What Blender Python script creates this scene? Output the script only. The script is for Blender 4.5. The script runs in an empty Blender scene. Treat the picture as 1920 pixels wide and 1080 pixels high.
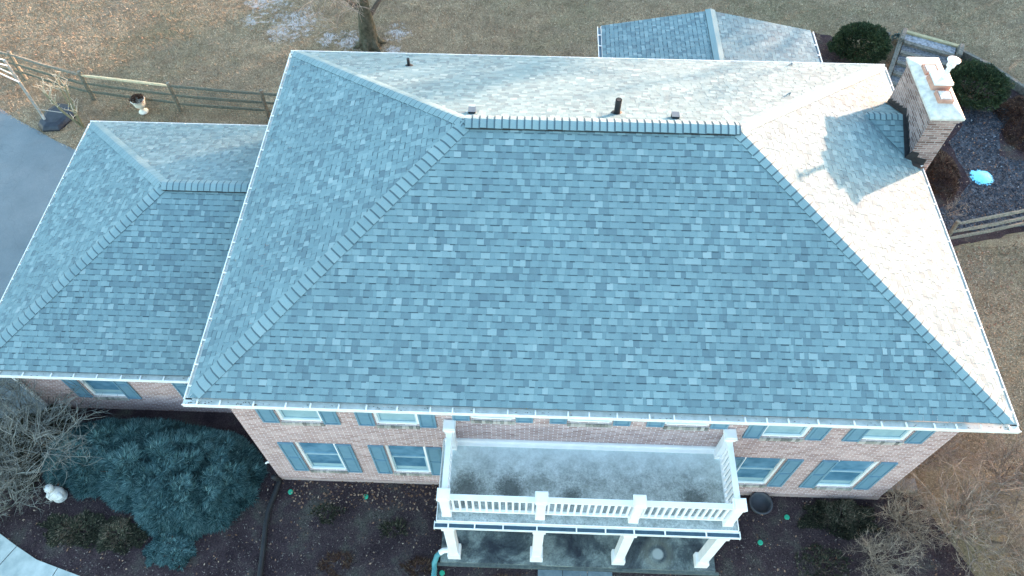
import bpy, math, random
import numpy as np
from mathutils import Vector, Matrix
R = math.radians
scene = bpy.context.scene
# ------------------------------------------------------------------ camera
cam_d = bpy.data.cameras.new('camera'); cam = bpy.data.objects.new('camera', cam_d)
scene.collection.objects.link(cam); scene.camera = cam
RM = [[0.9994056531, 0.0344490031, 0.0012675656], [-0.0291991242, 0.8264100843, 0.5623111093], [0.0183235281, -0.5620139133, 0.8269247908]]
M4 = Matrix.Identity(4)
for i in range(3):
    for j in range(3): M4[j][i] = RM[i][j]
M4.translation = Vector((6.1143, -5.6330, 17.2730))
cam.matrix_world = M4
cam_d.sensor_width = 36; cam_d.lens = 1407.5 * 36 / 1920; cam_d.clip_start = .1; cam_d.clip_end = 3000
# ------------------------------------------------------------------ sky, sun, exposure
SUN_EL, SUN_AZ = 4.8, 50.3            # azimuth clockwise from +Y
w = bpy.data.worlds.new('World'); scene.world = w; w.use_nodes = True
nt = w.node_tree; bg = nt.nodes['Background']
sky = nt.nodes.new('ShaderNodeTexSky'); sky.sky_type = 'NISHITA'; sky.sun_disc = False
sky.sun_elevation = R(SUN_EL); sky.sun_rotation = R(SUN_AZ); sky.ozone_density = 2.5
tn = nt.nodes.new('ShaderNodeMix'); tn.data_type = 'RGBA'; tn.blend_type = 'MULTIPLY'; tn.inputs[0].default_value = 1; tn.inputs[7].default_value = (2.25, 1.72, 1.36, 1)
nt.links.new(sky.outputs[0], tn.inputs[6]); nt.links.new(tn.outputs[2], bg.inputs[0]); bg.inputs[1].default_value = .15
sd = bpy.data.lights.new('sun', 'SUN'); so = bpy.data.objects.new('sun', sd); scene.collection.objects.link(so)
sd.energy = 2.5; sd.angle = R(.7); sd.color = (1, .585, .40)
sdir = Vector((math.sin(R(SUN_AZ)) * math.cos(R(SUN_EL)), math.cos(R(SUN_AZ)) * math.cos(R(SUN_EL)), math.sin(R(SUN_EL))))
so.rotation_euler = (-sdir).to_track_quat('-Z', 'Y').to_euler(); so.location = (40, 30, 30)
vs = scene.view_settings; vs.view_transform = 'Standard'; vs.look = 'None'; vs.gamma = 1; vs.exposure = 3.3
scene.cycles.max_bounces = 6
# ------------------------------------------------------------------ helpers
class MB:
    def __init__(s): s.v = []; s.f = []; s.t = []
    def vert(s, p, t=.5): s.v.append(tuple(p)); s.t.append(t); return len(s.v) - 1
    def poly(s, pts, t=.5):
        s.f.append([s.vert(p, t) for p in pts])
    def box(s, x0, x1, y0, y1, z0, z1, t=.5):
        b = [s.vert(p, t) for p in [(x0,y0,z0),(x1,y0,z0),(x1,y1,z0),(x0,y1,z0),(x0,y0,z1),(x1,y0,z1),(x1,y1,z1),(x0,y1,z1)]]
        for q in [(0,3,2,1),(4,5,6,7),(0,1,5,4),(1,2,6,5),(2,3,7,6),(3,0,4,7)]: s.f.append([b[i] for i in q])
    def obox(s, c, ax, ay, az, hx, hy, hz, t=.5):
        c = Vector(c); b = []
        for kz in (-1, 1):
            for kx, ky in ((-1,-1),(1,-1),(1,1),(-1,1)):
                b.append(s.vert(c + Vector(ax)*hx*kx + Vector(ay)*hy*ky + Vector(az)*hz*kz, t))
        for q in [(0,3,2,1),(4,5,6,7),(0,1,5,4),(1,2,6,5),(2,3,7,6),(3,0,4,7)]: s.f.append([b[i] for i in q])
    def beam(s, a, b, wd, ht, t=.5, up=(0,0,1)):
        a = Vector(a); b = Vector(b); d = (b-a); L = d.length; d.normalize()
        sx = d.cross(Vector(up)); sx.normalize(); uz = sx.cross(d)
        s.obox((a+b)/2, d, sx, uz, L/2, wd/2, ht/2, t)
    def tube(s, pts, rad, n=6, t=.5, caps=True):
        pts = [Vector(p) for p in pts]; rings = []; prev = None
        for i, p in enumerate(pts):
            d = (pts[min(i+1, len(pts)-1)] - pts[max(i-1, 0)])
            if d.length < 1e-7: d = Vector((0,0,1))
            d.normalize()
            if prev is None:
                a = Vector((0,0,1)) if abs(d.z) < .9 else Vector((1,0,0))
                ux = d.cross(a); ux.normalize()
            else:
                ux = prev - d * prev.dot(d)
                if ux.length < 1e-6: ux = d.orthogonal()
                ux.normalize()
            prev = ux; uy = d.cross(ux); r = rad[i] if isinstance(rad, (list, tuple)) else rad
            rings.append([s.vert(p + (ux*math.cos(2*math.pi*k/n) + uy*math.sin(2*math.pi*k/n))*r, t) for k in range(n)])
        for a, b in zip(rings, rings[1:]):
            for k in range(n): s.f.append([a[k], a[(k+1)%n], b[(k+1)%n], b[k]])
        if caps: s.f.append(rings[0][::-1]); s.f.append(rings[-1])
    def lathe(s, c, prof, n=20, t=.5):
        rings = [[s.vert((c[0]+r*math.cos(2*math.pi*k/n), c[1]+r*math.sin(2*math.pi*k/n), c[2]+z), t) for k in range(n)] for r, z in prof]
        for a, b in zip(rings, rings[1:]):
            for k in range(n): s.f.append([a[k], a[(k+1)%n], b[(k+1)%n], b[k]])
        s.f.append(rings[0][::-1]); s.f.append(rings[-1])
    def build(s, name, m, parent=None, smooth=False, base=None, bevel=0):
        me = bpy.data.meshes.new(name); o = bpy.data.objects.new(name, me)
        off = wloc(parent) if parent else Vector((0,0,0))
        v = s.v
        if parent is None:
            if base is None:
                xs = [p[0] for p in v]; ys = [p[1] for p in v]; zs = [p[2] for p in v]
                base = ((min(xs)+max(xs))/2, (min(ys)+max(ys))/2, min(zs))
            v = [(p[0]-base[0], p[1]-base[1], p[2]-base[2]) for p in v]; o.location = base
        else:
            if base is not None:
                v = [(p[0]-base[0], p[1]-base[1], p[2]-base[2]) for p in v]; o.location = Vector(base) - off
            else: o.location = -off
            o.parent = parent
        me.from_pydata(v, [], s.f)
        a = me.attributes.new('tone', 'FLOAT', 'POINT'); a.data.foreach_set('value', s.t)
        me.materials.append(m)
        if smooth:
            me.polygons.foreach_set('use_smooth', [True]*len(me.polygons))
        scene.collection.objects.link(o)
        if bevel:
            b = o.modifiers.new('bevel', 'BEVEL'); b.width = bevel; b.segments = 2; b.limit_method = 'ANGLE'
        return o
def wloc(o):
    l = Vector((0,0,0))
    while o is not None: l += o.location; o = o.parent
    return l
def tag(o, label=None, cat=None, group=None, kind=None):
    if label: o['label'] = label
    if cat: o['category'] = cat
    if group: o['group'] = group
    if kind: o['kind'] = kind
    return o
def empty(name, loc, label, cat, group=None):
    o = bpy.data.objects.new(name, None); o.location = loc; o.empty_display_size = .3
    scene.collection.objects.link(o); return tag(o, label, cat, group)
def np_mesh(name, verts, faces_n, tone, m, kind=None, parent=None):
    """many separate faces of faces_n corners each; verts (k*faces_n,3)"""
    me = bpy.data.meshes.new(name); n = len(verts); k = n // faces_n
    me.vertices.add(n); me.vertices.foreach_set('co', np.asarray(verts, np.float32).ravel())
    me.loops.add(n); me.loops.foreach_set('vertex_index', np.arange(n, dtype=np.int32))
    me.polygons.add(k); me.polygons.foreach_set('loop_start', np.arange(0, n, faces_n, dtype=np.int32))
    me.update(calc_edges=True); me.validate()
    a = me.attributes.new('tone', 'FLOAT', 'POINT'); a.data.foreach_set('value', np.asarray(tone, np.float32))
    me.materials.append(m); o = bpy.data.objects.new(name, me); scene.collection.objects.link(o)
    if parent:
        o.parent = parent; o.location = -wloc(parent)
    if kind: o['kind'] = kind
    return o
# ------------------------------------------------------------------ materials
def mat(name):
    m = bpy.data.materials.new(name); m.use_nodes = True
    n = m.node_tree; return m, n, n.nodes['Principled BSDF']
def N(n, t, **kw):
    x = n.nodes.new(t)
    for k, v in kw.items(): setattr(x, k, v)
    return x
def noise(n, scale, detail=4, rough=.6, co=None, dist=0):
    x = N(n, 'ShaderNodeTexNoise'); x.inputs['Scale'].default_value = scale; x.inputs['Detail'].default_value = detail
    x.inputs['Roughness'].default_value = rough; x.inputs['Distortion'].default_value = dist
    if co is None: co = N(n, 'ShaderNodeTexCoord').outputs['Object']
    n.links.new(co, x.inputs['Vector']); return x.outputs['Fac']
def ramp(n, fac, stops):
    r = N(n, 'ShaderNodeValToRGB'); cr = r.color_ramp
    while len(cr.elements) < len(stops): cr.elements.new(.5)
    for e, (p, c) in zip(cr.elements, stops):
        e.position = p; e.color = (*c, 1) if len(c) == 3 else c
    n.links.new(fac, r.inputs[0]); return r.outputs[0]
def mix(n, fac, a, b, mode='MIX'):
    x = N(n, 'ShaderNodeMix', data_type='RGBA', blend_type=mode)
    for s, v in ((x.inputs[0], fac), (x.inputs[6], a), (x.inputs[7], b)):
        if isinstance(v, (int, float)): s.default_value = v
        elif isinstance(v, (tuple, list)): s.default_value = (*v, 1)
        else: n.links.new(v, s)
    return x.outputs[2]
def math_(n, op, a, b=0):
    x = N(n, 'ShaderNodeMath', operation=op)
    for s, v in ((x.inputs[0], a), (x.inputs[1], b)):
        if isinstance(v, (int, float)): s.default_value = v
        else: n.links.new(v, s)
    return x.outputs[0]
def bump(n, b, h, strength=.3, dist=.01):
    x = N(n, 'ShaderNodeBump'); x.inputs['Strength'].default_value = strength; x.inputs['Distance'].default_value = dist
    n.links.new(h, x.inputs['Height']); n.links.new(x.outputs[0], b.inputs['Normal'])
def col(n, b, c):
    if isinstance(c, tuple): b.inputs['Base Color'].default_value = (*c, 1)
    else: n.links.new(c, b.inputs['Base Color'])
def attr(n, name='tone'):
    x = N(n, 'ShaderNodeAttribute'); x.attribute_name = name; return x.outputs['Fac']
def simple(name, c1, c2, scale=8, rough=.7, bmp=.2, spec=.3, detail=5):
    m, n, b = mat(name); f = noise(n, scale, detail)
    col(n, b, ramp(n, f, [(.3, c1), (.7, c2)])); b.inputs['Roughness'].default_value = rough
    b.inputs['Specular IOR Level'].default_value = spec
    if bmp: bump(n, b, f, bmp)
    return m
def toned(name, stops, rough=.85, nz=30, amt=.35, spec=.2, bmp=0):
    m, n, b = mat(name); c = ramp(n, attr(n), stops)
    f = noise(n, nz, 4)
    c = mix(n, amt, c, ramp(n, f, [(.3, (.45,.45,.45)), (.7, (1.25,1.25,1.25))]), 'MULTIPLY')
    col(n, b, c); b.inputs['Roughness'].default_value = rough; b.inputs['Specular IOR Level'].default_value = spec
    if bmp: bump(n, b, f, bmp)
    return m
# shingles: tone attribute picks the granule blend of each tab
def shingle_mat():
    m, n, b = mat('asphalt_shingle')
    c = ramp(n, attr(n), [(0, (.022,.038,.048)), (.12, (.034,.060,.074)), (.2, (.088,.144,.170)), (.5, (.131,.218,.241)), (.8, (.177,.274,.293)), (1, (.245,.335,.350))])
    g = noise(n, 160, 2, .8); c = mix(n, .45, c, ramp(n, g, [(.25, (.55,.55,.58)), (.75, (1.3,1.3,1.3))]), 'MULTIPLY')
    g2 = noise(n, .55, 4, .6); c = mix(n, .5, c, ramp(n, g2, [(.3, (.84,.84,.86)), (.7, (1.1,1.1,1.1))]), 'MULTIPLY')
    col(n, b, c); b.inputs['Roughness'].default_value = .85; b.inputs['Specular IOR Level'].default_value = .25
    bump(n, b, g, .35, .004); return m
def brick_mat(name='brick_wall_material', c1=(.26,.150,.142), c2=(.46,.325,.315), mortar=(.62,.57,.57), dirt=.35):
    m, n, b = mat(name)
    tc = N(n, 'ShaderNodeTexCoord'); geo = N(n, 'ShaderNodeNewGeometry')
    sp = N(n, 'ShaderNodeSeparateXYZ'); n.links.new(geo.outputs['Position'], sp.inputs[0])
    sn = N(n, 'ShaderNodeSeparateXYZ'); n.links.new(geo.outputs['True Normal'], sn.inputs[0])
    ax = math_(n, 'GREATER_THAN', math_(n, 'ABSOLUTE', sn.outputs[0]), .6)
    az = math_(n, 'GREATER_THAN', math_(n, 'ABSOLUTE', sn.outputs[2]), .6)
    u = math_(n, 'ADD', math_(n, 'MULTIPLY', sp.outputs[0], math_(n, 'SUBTRACT', 1, ax)), math_(n, 'MULTIPLY', sp.outputs[1], ax))
    v = math_(n, 'ADD', math_(n, 'MULTIPLY', sp.outputs[2], math_(n, 'SUBTRACT', 1, az)), math_(n, 'MULTIPLY', sp.outputs[1], az))
    cb = N(n, 'ShaderNodeCombineXYZ'); n.links.new(u, cb.inputs[0]); n.links.new(v, cb.inputs[1])
    br = N(n, 'ShaderNodeTexBrick'); n.links.new(cb.outputs[0], br.inputs['Vector'])
    br.inputs['Scale'].default_value = 1; br.inputs['Brick Width'].default_value = .19; br.inputs['Row Height'].default_value = .0635
    br.inputs['Mortar Size'].default_value = .009; br.inputs['Mortar Smooth'].default_value = .3; br.inputs['Bias'].default_value = 0
    br.inputs['Color1'].default_value = (*c1, 1); br.inputs['Color2'].default_value = (*c2, 1); br.inputs['Mortar'].default_value = (*mortar, 1)
    f = noise(n, 2.2, 5, .6, geo.outputs['Position']); f2 = noise(n, 45, 3, .6, geo.outputs['Position'])
    c = mix(n, dirt, br.outputs['Color'], ramp(n, f, [(.3, (.6,.58,.58)), (.7, (1.15,1.15,1.15))]), 'MULTIPLY')
    c = mix(n, .4, c, ramp(n, f2, [(.3, (.7,.7,.7)), (.7, (1.2,1.2,1.2))]), 'MULTIPLY')
    col(n, b, c); b.inputs['Roughness'].default_value = .9; b.inputs['Specular IOR Level'].default_value = .2
    bump(n, b, math_(n, 'SUBTRACT', 1, br.outputs['Fac']), .5, .008); return m
SH = shingle_mat(); BR = brick_mat()
BRC = brick_mat('chimney_brick_material', (.14,.085,.075), (.36,.26,.235), (.36,.33,.32), .8)
WH = simple('white_painted_trim', (.72,.74,.74), (.84,.85,.85), 3, .45, 0, .4)
GUT = simple('white_gutter_aluminium', (.62,.65,.63), (.80,.82,.80), 6, .5, .05, .4)
GUTIN = simple('gutter_inside_film', (.40,.45,.42), (.56,.61,.58), 9, .6, .05, .3)
PGUT = simple('dark_gutter_inside', (.03,.075,.11), (.05,.11,.16), 9, .4, .05, .4)
SHUT = simple('slate_blue_shutter_paint', (.105,.215,.295), (.140,.265,.35), 5, .5, 0, .4)
BLK = simple('black_rubber', (.012,.013,.016), (.025,.027,.03), 12, .6, .1)
GREYM = simple('grey_metal', (.25,.28,.30), (.34,.37,.39), 9, .5, .05)
CONC = simple('weathered_concrete', (.30,.33,.32), (.50,.53,.51), 5, .85, .3)
CROWN = simple('chimney_crown_mortar', (.36,.36,.33), (.60,.60,.56), 7, .85, .3)
CLAY = simple('terracotta_flue', (.30,.16,.12), (.44,.27,.21), 8, .75, .2)
WOOD = simple('weathered_timber', (.055,.062,.058), (.19,.195,.17), 14, .85, .4)
RAIL = simple('old_split_rail_wood', (.08,.08,.065), (.22,.215,.175), 16, .85, .4)
RAILD = simple('dark_mossy_rail_wood', (.05,.055,.045), (.13,.14,.11), 16, .85, .4)
RAILY = simple('fresh_yellow_rail_wood', (.42,.36,.22), (.56,.48,.32), 10, .8, .3)
# ------------------------------------------------------------------ roof builder
def clip(poly, cv):
    """poly: list (u,v); cv: convex ccw list"""
    out = poly
    for i in range(len(cv)):
        ax, ay = cv[i]; bx, by = cv[(i+1) % len(cv)]
        inp = out; out = []
        if not inp: return []
        def side(p): return (bx-ax)*(p[1]-ay) - (by-ay)*(p[0]-ax)
        for k in range(len(inp)):
            p, q = inp[k], inp[(k+1) % len(inp)]; sp_, sq = side(p), side(q)
            if sp_ >= 0: out.append(p)
            if (sp_ >= 0) != (sq >= 0):
                t = sp_/(sp_-sq); out.append((p[0]+(q[0]-p[0])*t, p[1]+(q[1]-p[1])*t))
    return out
E_ = .128
def slope(mb, P0, U, V, polys, seed, e=E_, thick=.010):
    rnd = random.Random(seed); P0 = Vector(P0); U = Vector(U).normalized(); V = Vector(V).normalized(); Nn = U.cross(V).normalized()
    us = [p[0] for q in polys for p in q]; vs_ = [p[1] for q in polys for p in q]
    u0, u1, v1 = min(us), max(us), max(vs_)
    def put(quad, hfun, t):
        for cv in polys:
            c = clip(quad, cv)
            if len(c) >= 3:
                mb.poly([P0 + U*a + V*b + Nn*hfun(a, b) for a, b in c], t)
    def butt(a0, a1, vv, h0, h1, t):
        for cv in polys:
            c = clip([(a0, vv+1e-4), (a1, vv+1e-4), (a1, vv+4e-4), (a0, vv+4e-4)], cv)
            if len(c) >= 3:
                x0 = min(p[0] for p in c); x1 = max(p[0] for p in c)
                mb.poly([P0+U*x0+V*vv+Nn*h0, P0+U*x1+V*vv+Nn*h0, P0+U*x1+V*vv+Nn*h1, P0+U*x0+V*vv+Nn*h1], t)
    j = 0; v = 0.0
    while v < v1:
        u = u0 - rnd.random()*.3; raised = rnd.random() < .5
        while u < u1:
            wd = rnd.choice((.07,.09,.11,.12,.14,.15,.18)) * rnd.uniform(.85, 1.15)
            lift = thick*1.25 if raised else thick*.7
            x = rnd.random()
            if raised: t = rnd.gauss(.56, .07) if x < .62 else (rnd.gauss(.80, .06) if x < .9 else rnd.gauss(.34, .04))
            else: t = rnd.gauss(.50, .06) if x < .58 else (rnd.gauss(.34, .05) if x < .86 else rnd.gauss(.68, .05))
            t = min(1, max(.22, t))
            uj = u
            put([(u, v), (u+wd, v), (u+wd, v+e), (u, v+e)], lambda a, b, l=lift, v=v: max(.001, l*(1-(b-v)/e)) + .002, t)
            if lift > 0: butt(u, u+wd, v, 0, lift+.002, max(.2, t-.05))
            if raised:   # side edge of the tooth
                for uu in (u, u+wd):
                    if any(len(clip([(uu-1e-4, v), (uu+1e-4, v), (uu+1e-4, v+e*.9), (uu-1e-4, v+e*.9)], cv)) >= 4 for cv in polys):
                        pass
            u += wd; raised = not raised if rnd.random() < .8 else raised
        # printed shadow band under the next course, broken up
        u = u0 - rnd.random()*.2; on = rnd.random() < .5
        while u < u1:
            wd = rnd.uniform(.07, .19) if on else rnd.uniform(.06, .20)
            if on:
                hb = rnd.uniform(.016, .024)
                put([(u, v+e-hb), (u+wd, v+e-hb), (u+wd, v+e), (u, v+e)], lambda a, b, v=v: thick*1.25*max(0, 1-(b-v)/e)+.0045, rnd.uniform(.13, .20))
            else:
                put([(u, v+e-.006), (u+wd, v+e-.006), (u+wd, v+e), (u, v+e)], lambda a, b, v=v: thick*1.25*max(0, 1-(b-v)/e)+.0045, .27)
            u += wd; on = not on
        v += e; j += 1
def caps(mb, A, B, n1, n2, seed, w_=.145, e=E_, raise_=.006, start=0):
    """ridge/hip caps running from A up to B; n1, n2 outward normals of the two slopes"""
    rnd = random.Random(seed); A = Vector(A); B = Vector(B); L = (B-A).length; d = (B-A).normalized()
    n1 = Vector(n1).normalized(); n2 = Vector(n2).normalized()
    s1 = n1.cross(d); s2 = n2.cross(d); nm = (n1+n2).normalized()
    if s1.z > 0: s1 = -s1
    if s2.z > 0: s2 = -s2
    k = 0; p = 0
    while p < L:
        q = min(L, p+e*1.02); t = min(.95, max(.5, rnd.gauss(.74, .06))); wj = w_*rnd.uniform(.97, 1.04)
        lo, hi = raise_+.020, raise_+.006
        for s, nn in ((s1, n1), (s2, n2)):
            a0 = A+d*p + nm*lo; b0 = A+d*q + nm*hi
            a1 = A+d*p + s*wj + nn*lo; b1 = A+d*q + s*wj + nn*hi
            am = A+d*p + s*wj*.35 + nn*(lo+.004); bm = A+d*q + s*wj*.35 + nn*(hi+.004)
            mb.poly([a0, am, bm, b0], t); mb.poly([am, a1, b1, bm], t)
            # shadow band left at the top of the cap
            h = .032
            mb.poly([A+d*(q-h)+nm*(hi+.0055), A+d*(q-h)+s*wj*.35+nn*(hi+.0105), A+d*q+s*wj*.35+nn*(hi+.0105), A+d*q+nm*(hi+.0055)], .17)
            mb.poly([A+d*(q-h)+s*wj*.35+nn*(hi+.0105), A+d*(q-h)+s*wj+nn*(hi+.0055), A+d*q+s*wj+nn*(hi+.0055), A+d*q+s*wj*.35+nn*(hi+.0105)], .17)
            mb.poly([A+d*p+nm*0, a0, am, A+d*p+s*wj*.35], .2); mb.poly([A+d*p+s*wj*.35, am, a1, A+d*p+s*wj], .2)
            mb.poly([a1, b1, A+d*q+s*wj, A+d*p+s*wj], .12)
        p += e; k += 1
# ------------------------------------------------------------------ the house
W, D, ZE, H, OH = 14.9, 9.815, 4.95, 2.37, .44
MS = H/(D/2); GW = .12
house = empty('brick_house', (W/2, D/2, 0), 'two storey pink brick house with blue grey hip roof, side wing and white balcony porch', 'house')
XA, XB = D/2, W-D/2
cs = 1/math.sqrt(1+MS*MS)
def Vd(x, y): return Vector((x*cs, y*cs, MS*cs))
g = GW
SL = (D/2-g)/cs
# front: origin at (g,g)
roof = MB()
CHX, CY0, CY1 = W-OH, 6.35, 8.15
slope(roof, (g, g, ZE+MS*g), (1,0,0), Vd(0,1), [[(0,0), (W-2*g,0), (XB-g,SL), (XA-g,SL)]], 11)
r_front = roof.build('roof_slope', SH, house); r_front['label'] = 'wide front roof slope in open shade'
rb = MB(); slope(rb, (W-g, D-g, ZE+MS*g), (-1,0,0), Vd(0,-1), [[(0,0), (W-2*g,0), (W-g-XA,SL), (W-g-XB,SL)]], 12)
rb.build('roof_slope', SH, house)['label'] = 'rear roof slope lit by low sun'
rl = MB(); slope(rl, (g, D-g, ZE+MS*g), (0,-1,0), Vd(1,0), [[(0,0), (D-2*g,0), (D/2-g,SL)]], 13)
rl.build('roof_slope', SH, house)['label'] = 'left hip slope of main roof'
# right slope, cut round the chimney.  u = y-g, v along slope from x=W-g
uc0, uc1 = CY0-g, CY1-g; vc = (W-g-CHX)/cs; full = D-2*g
def hipv(u): return min(u, full-u)/cs * 1.0
rr = MB()
A_ = [(0,0), (uc0,0), (uc0,vc), (min(uc0,1e9),(full-uc0)/cs if uc0 > full/2 else uc0/cs)]
pieces = [[(0,0), (uc0,0), (uc0,(full-uc0)/cs), (full/2,SL)],
          [(uc0,vc), (uc1,vc), (uc1,(full-uc1)/cs), (uc0,(full-uc0)/cs)],
          [(uc1,0), (full,0), (uc1,(full-uc1)/cs)]]
slope(rr, (W-g, g, ZE+MS*g), (0,1,0), Vd(-1,0), pieces, 14)
rr.build('roof_slope', SH, house)['label'] = 'right hip slope glaring in the sun, cut round the chimney'
nF, nB, nL, nR = Vector((0,-MS,1)), Vector((0,MS,1)), Vector((-MS,0,1)), Vector((MS,0,1))
def hz(d): return ZE + MS*d
PK1, PK2 = (XA, D/2, ZE+H), (XB, D/2, ZE+H)
for A, B, a, b, sd_, lb in [((.2,.2,hz(.2)), PK1, nF, nL, 1, 'front left hip caps'), ((.2,D-.2,hz(.2)), PK1, nB, nL, 2, 'rear left hip caps'),
                        ((W-.2,.2,hz(.2)), PK2, nF, nR, 3, 'front right hip caps'), ((W-.2,D-.2,hz(.2)), PK2, nB, nR, 4, 'rear right hip caps')]:
    m_ = MB(); caps(m_, A, B, a, b, sd_, .155, e=.17); m_.build('hip_cap', SH, house)['label'] = lb
m_ = MB(); caps(m_, (XA-.02, D/2, ZE+H+.0), (XB+.05, D/2, ZE+H), nF, nB, 5, .15, e=.141, raise_=.06)
o_ridge = m_.build('ridge_cap', SH, house)
m_ = MB()
for s in (-1, 1):
    m_.poly([(XA+.03, D/2+s*.147, ZE+H-.08), (XB-.03, D/2+s*.147, ZE+H-.08), (XB-.03, D/2+s*.147, ZE+H-.004), (XA+.03, D/2+s*.147, ZE+H-.004)])
m_.build('ridge_vent', BLK, o_ridge)
# gutters
def gutter(pa, pb, outn, zt, parent, depth=.10, wd=GW, step=.5, inm=GUTIN, seed=1, ends=(0,0), hang=True, label=None):
    """pa->pb outer lip line in plan; outn outward"""
    rnd = random.Random(seed); pa = Vector((*pa,0)); pb = Vector((*pb,0)); d = (pb-pa).normalized(); o = Vector((*outn,0)); L = (pb-pa).length
    mb = MB(); t = .014
    def bx(c0, c1, z0, z1, a=0., b=None):
        b = L if b is None else b; P = pa
        pts = [P+d*a-o*c0, P+d*b-o*c0, P+d*b-o*c1, P+d*a-o*c1]
        lo = [mb.vert((p.x,p.y,z0)) for p in pts]; hi = [mb.vert((p.x,p.y,z1)) for p in pts]
        mb.f += [lo[::-1], hi] + [[lo[i], lo[(i+1)%4], hi[(i+1)%4], hi[i]] for i in range(4)]
    bx(0, t*1.5, zt-.02, zt); bx(.010, .010+t, zt-depth, zt-.021)
    bx(wd-t, wd, zt-depth, zt-.052 if inm is not PGUT else zt+.02)
    G = mb.build('gutter', GUT, parent)
    if label: G['label'] = label
    mb = MB(); bx(.025, wd-t-.001 if inm is PGUT else wd+.03, zt-.05, zt-.028 if inm is not PGUT else zt-.04); fl = mb.build('gutter_trough', inm, G if parent.parent is None else parent)
    if hang:
        a = .25
        while a < L-.1:
            mb = MB(); bx(.003, wd-.004, zt-.016, zt+.004, a, a+.026); a += step*rnd.uniform(.75, 1.3)
            mb.build('gutter_hanger', WH, G if parent.parent is None else parent)
    return G
gutter((0,0), (W,0), (0,-1), ZE, house, seed=1, label='front gutter with grime and hangers')
gutter((0,D), (W,D), (0,1), ZE, house, seed=2)
gutter((0,GW), (0,D-GW), (-1,0), ZE, house, seed=3)
gutter((W,GW), (W,CY0-.06), (1,0), ZE, house, seed=4)
gutter((W,CY1+.06), (W,D-GW), (1,0), ZE, house, seed=5)
mb = MB()   # fascia + soffit
mb.box(GW, W-GW, GW, OH+.02, ZE-.17, ZE-.13); mb.box(GW, W-GW, D-OH-.02, D-GW, ZE-.17, ZE-.13)
mb.box(GW, OH+.02, OH+.021, D-OH-.021, ZE-.17, ZE-.13)
mb.box(W-OH-.02, W-GW, OH+.021, CY0-.003, ZE-.17, ZE-.13); mb.box(W-OH-.02, W-GW, CY1+.003, D-OH-.021, ZE-.17, ZE-.13)
mb.box(GW+.002, W-GW-.002, GW+.001, GW+.02, ZE-.129, ZE-.055); mb.box(GW+.002, W-GW-.002, D-GW-.02, D-GW-.001, ZE-.129, ZE-.055)
mb.box(GW+.002, GW+.02, GW+.021, D-GW-.021, ZE-.129, ZE-.055)
mb.box(W-GW-.02, W-GW-.002, GW+.021, CY0-.003, ZE-.129, ZE-.055); mb.box(W-GW-.02, W-GW-.002, CY1+.003, D-GW-.021, ZE-.129, ZE-.055)
mb.build('soffit', WH, house)
# walls with openings
def wall_face(mb, axis, c, a0, a1, z0, z1, holes, outn, reveal=.09):
    xs = sorted({a0, a1, *[h for q in holes for h in q[:2]]}); zs = sorted({z0, z1, *[h for q in holes for h in q[2:]]})
    P = (lambda a, z, k=0.: (a, c-outn*k, z)) if axis == 'y' else (lambda a, z, k=0.: (c-outn*k, a, z))
    for xa, xb in zip(xs, xs[1:]):
        for za, zb in zip(zs, zs[1:]):
            if any(q[0] <= xa and xb <= q[1] and q[2] <= za and zb <= q[3] for q in holes): continue
            mb.poly([P(xa,za), P(xb,za), P(xb,zb), P(xa,zb)])
    for x0, x1, za, zb in holes:
        for (pa, pb) in (((x0,za),(x1,za)), ((x1,za),(x1,zb)), ((x1,zb),(x0,zb)), ((x0,zb),(x0,za))):
            mb.poly([P(*pa), P(*pb), P(*pb, reveal), P(*pa, reveal)])
ZT = ZE-.15
WX = [(c-.435, c+.435) for c in (1.73,3.65,5.55,7.43,9.30,11.25,13.20)]
holes = []; wins = []
for i, (a, b) in enumerate(WX):
    zb = 3.74 if i in (2,3,4) else 3.35
    holes.append((a, b, zb, 4.72)); wins.append((a, b, zb, 4.72, 'upper'))
for i in (0, 1, 5, 6):
    a, b = WX[i]; holes.append((a, b, .69, 2.29)); wins.append((a, b, .69, 2.29, 'lower'))
DOOR = (6.95, 7.90, .16, 2.25); holes.append(DOOR)
for a, b in (WX[2], WX[4]): holes.append((a, b, .69, 2.25)); wins.append((a, b, .69, 2.25, 'porch'))
wl = MB()
wall_face(wl, 'y', OH, OH, W-OH, 0, ZT, holes, -1)
wall_face(wl, 'y', D-OH, OH, W-OH, 0, ZT, [], 1); wall_face(wl, 'x', OH, OH, D-OH, 0, ZT, [], -1); wall_face(wl, 'x', W-OH, OH, D-OH, 0, ZT, [], 1)
wl.build('wall', BR, house)
fb = MB(); fb.box(OH-.012, W-OH+.012, OH-.012, OH-.001, 0, .16); fb.box(OH-.012, OH-.001, OH, D-OH, 0, .16); fb.box(W-OH+.001, W-OH+.012, OH, CY0-.01, 0, .16)
fb.build('foundation_band', simple('pinkish_grey_render', (.29,.215,.20), (.42,.33,.31), 12, .9, .3), house)
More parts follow.
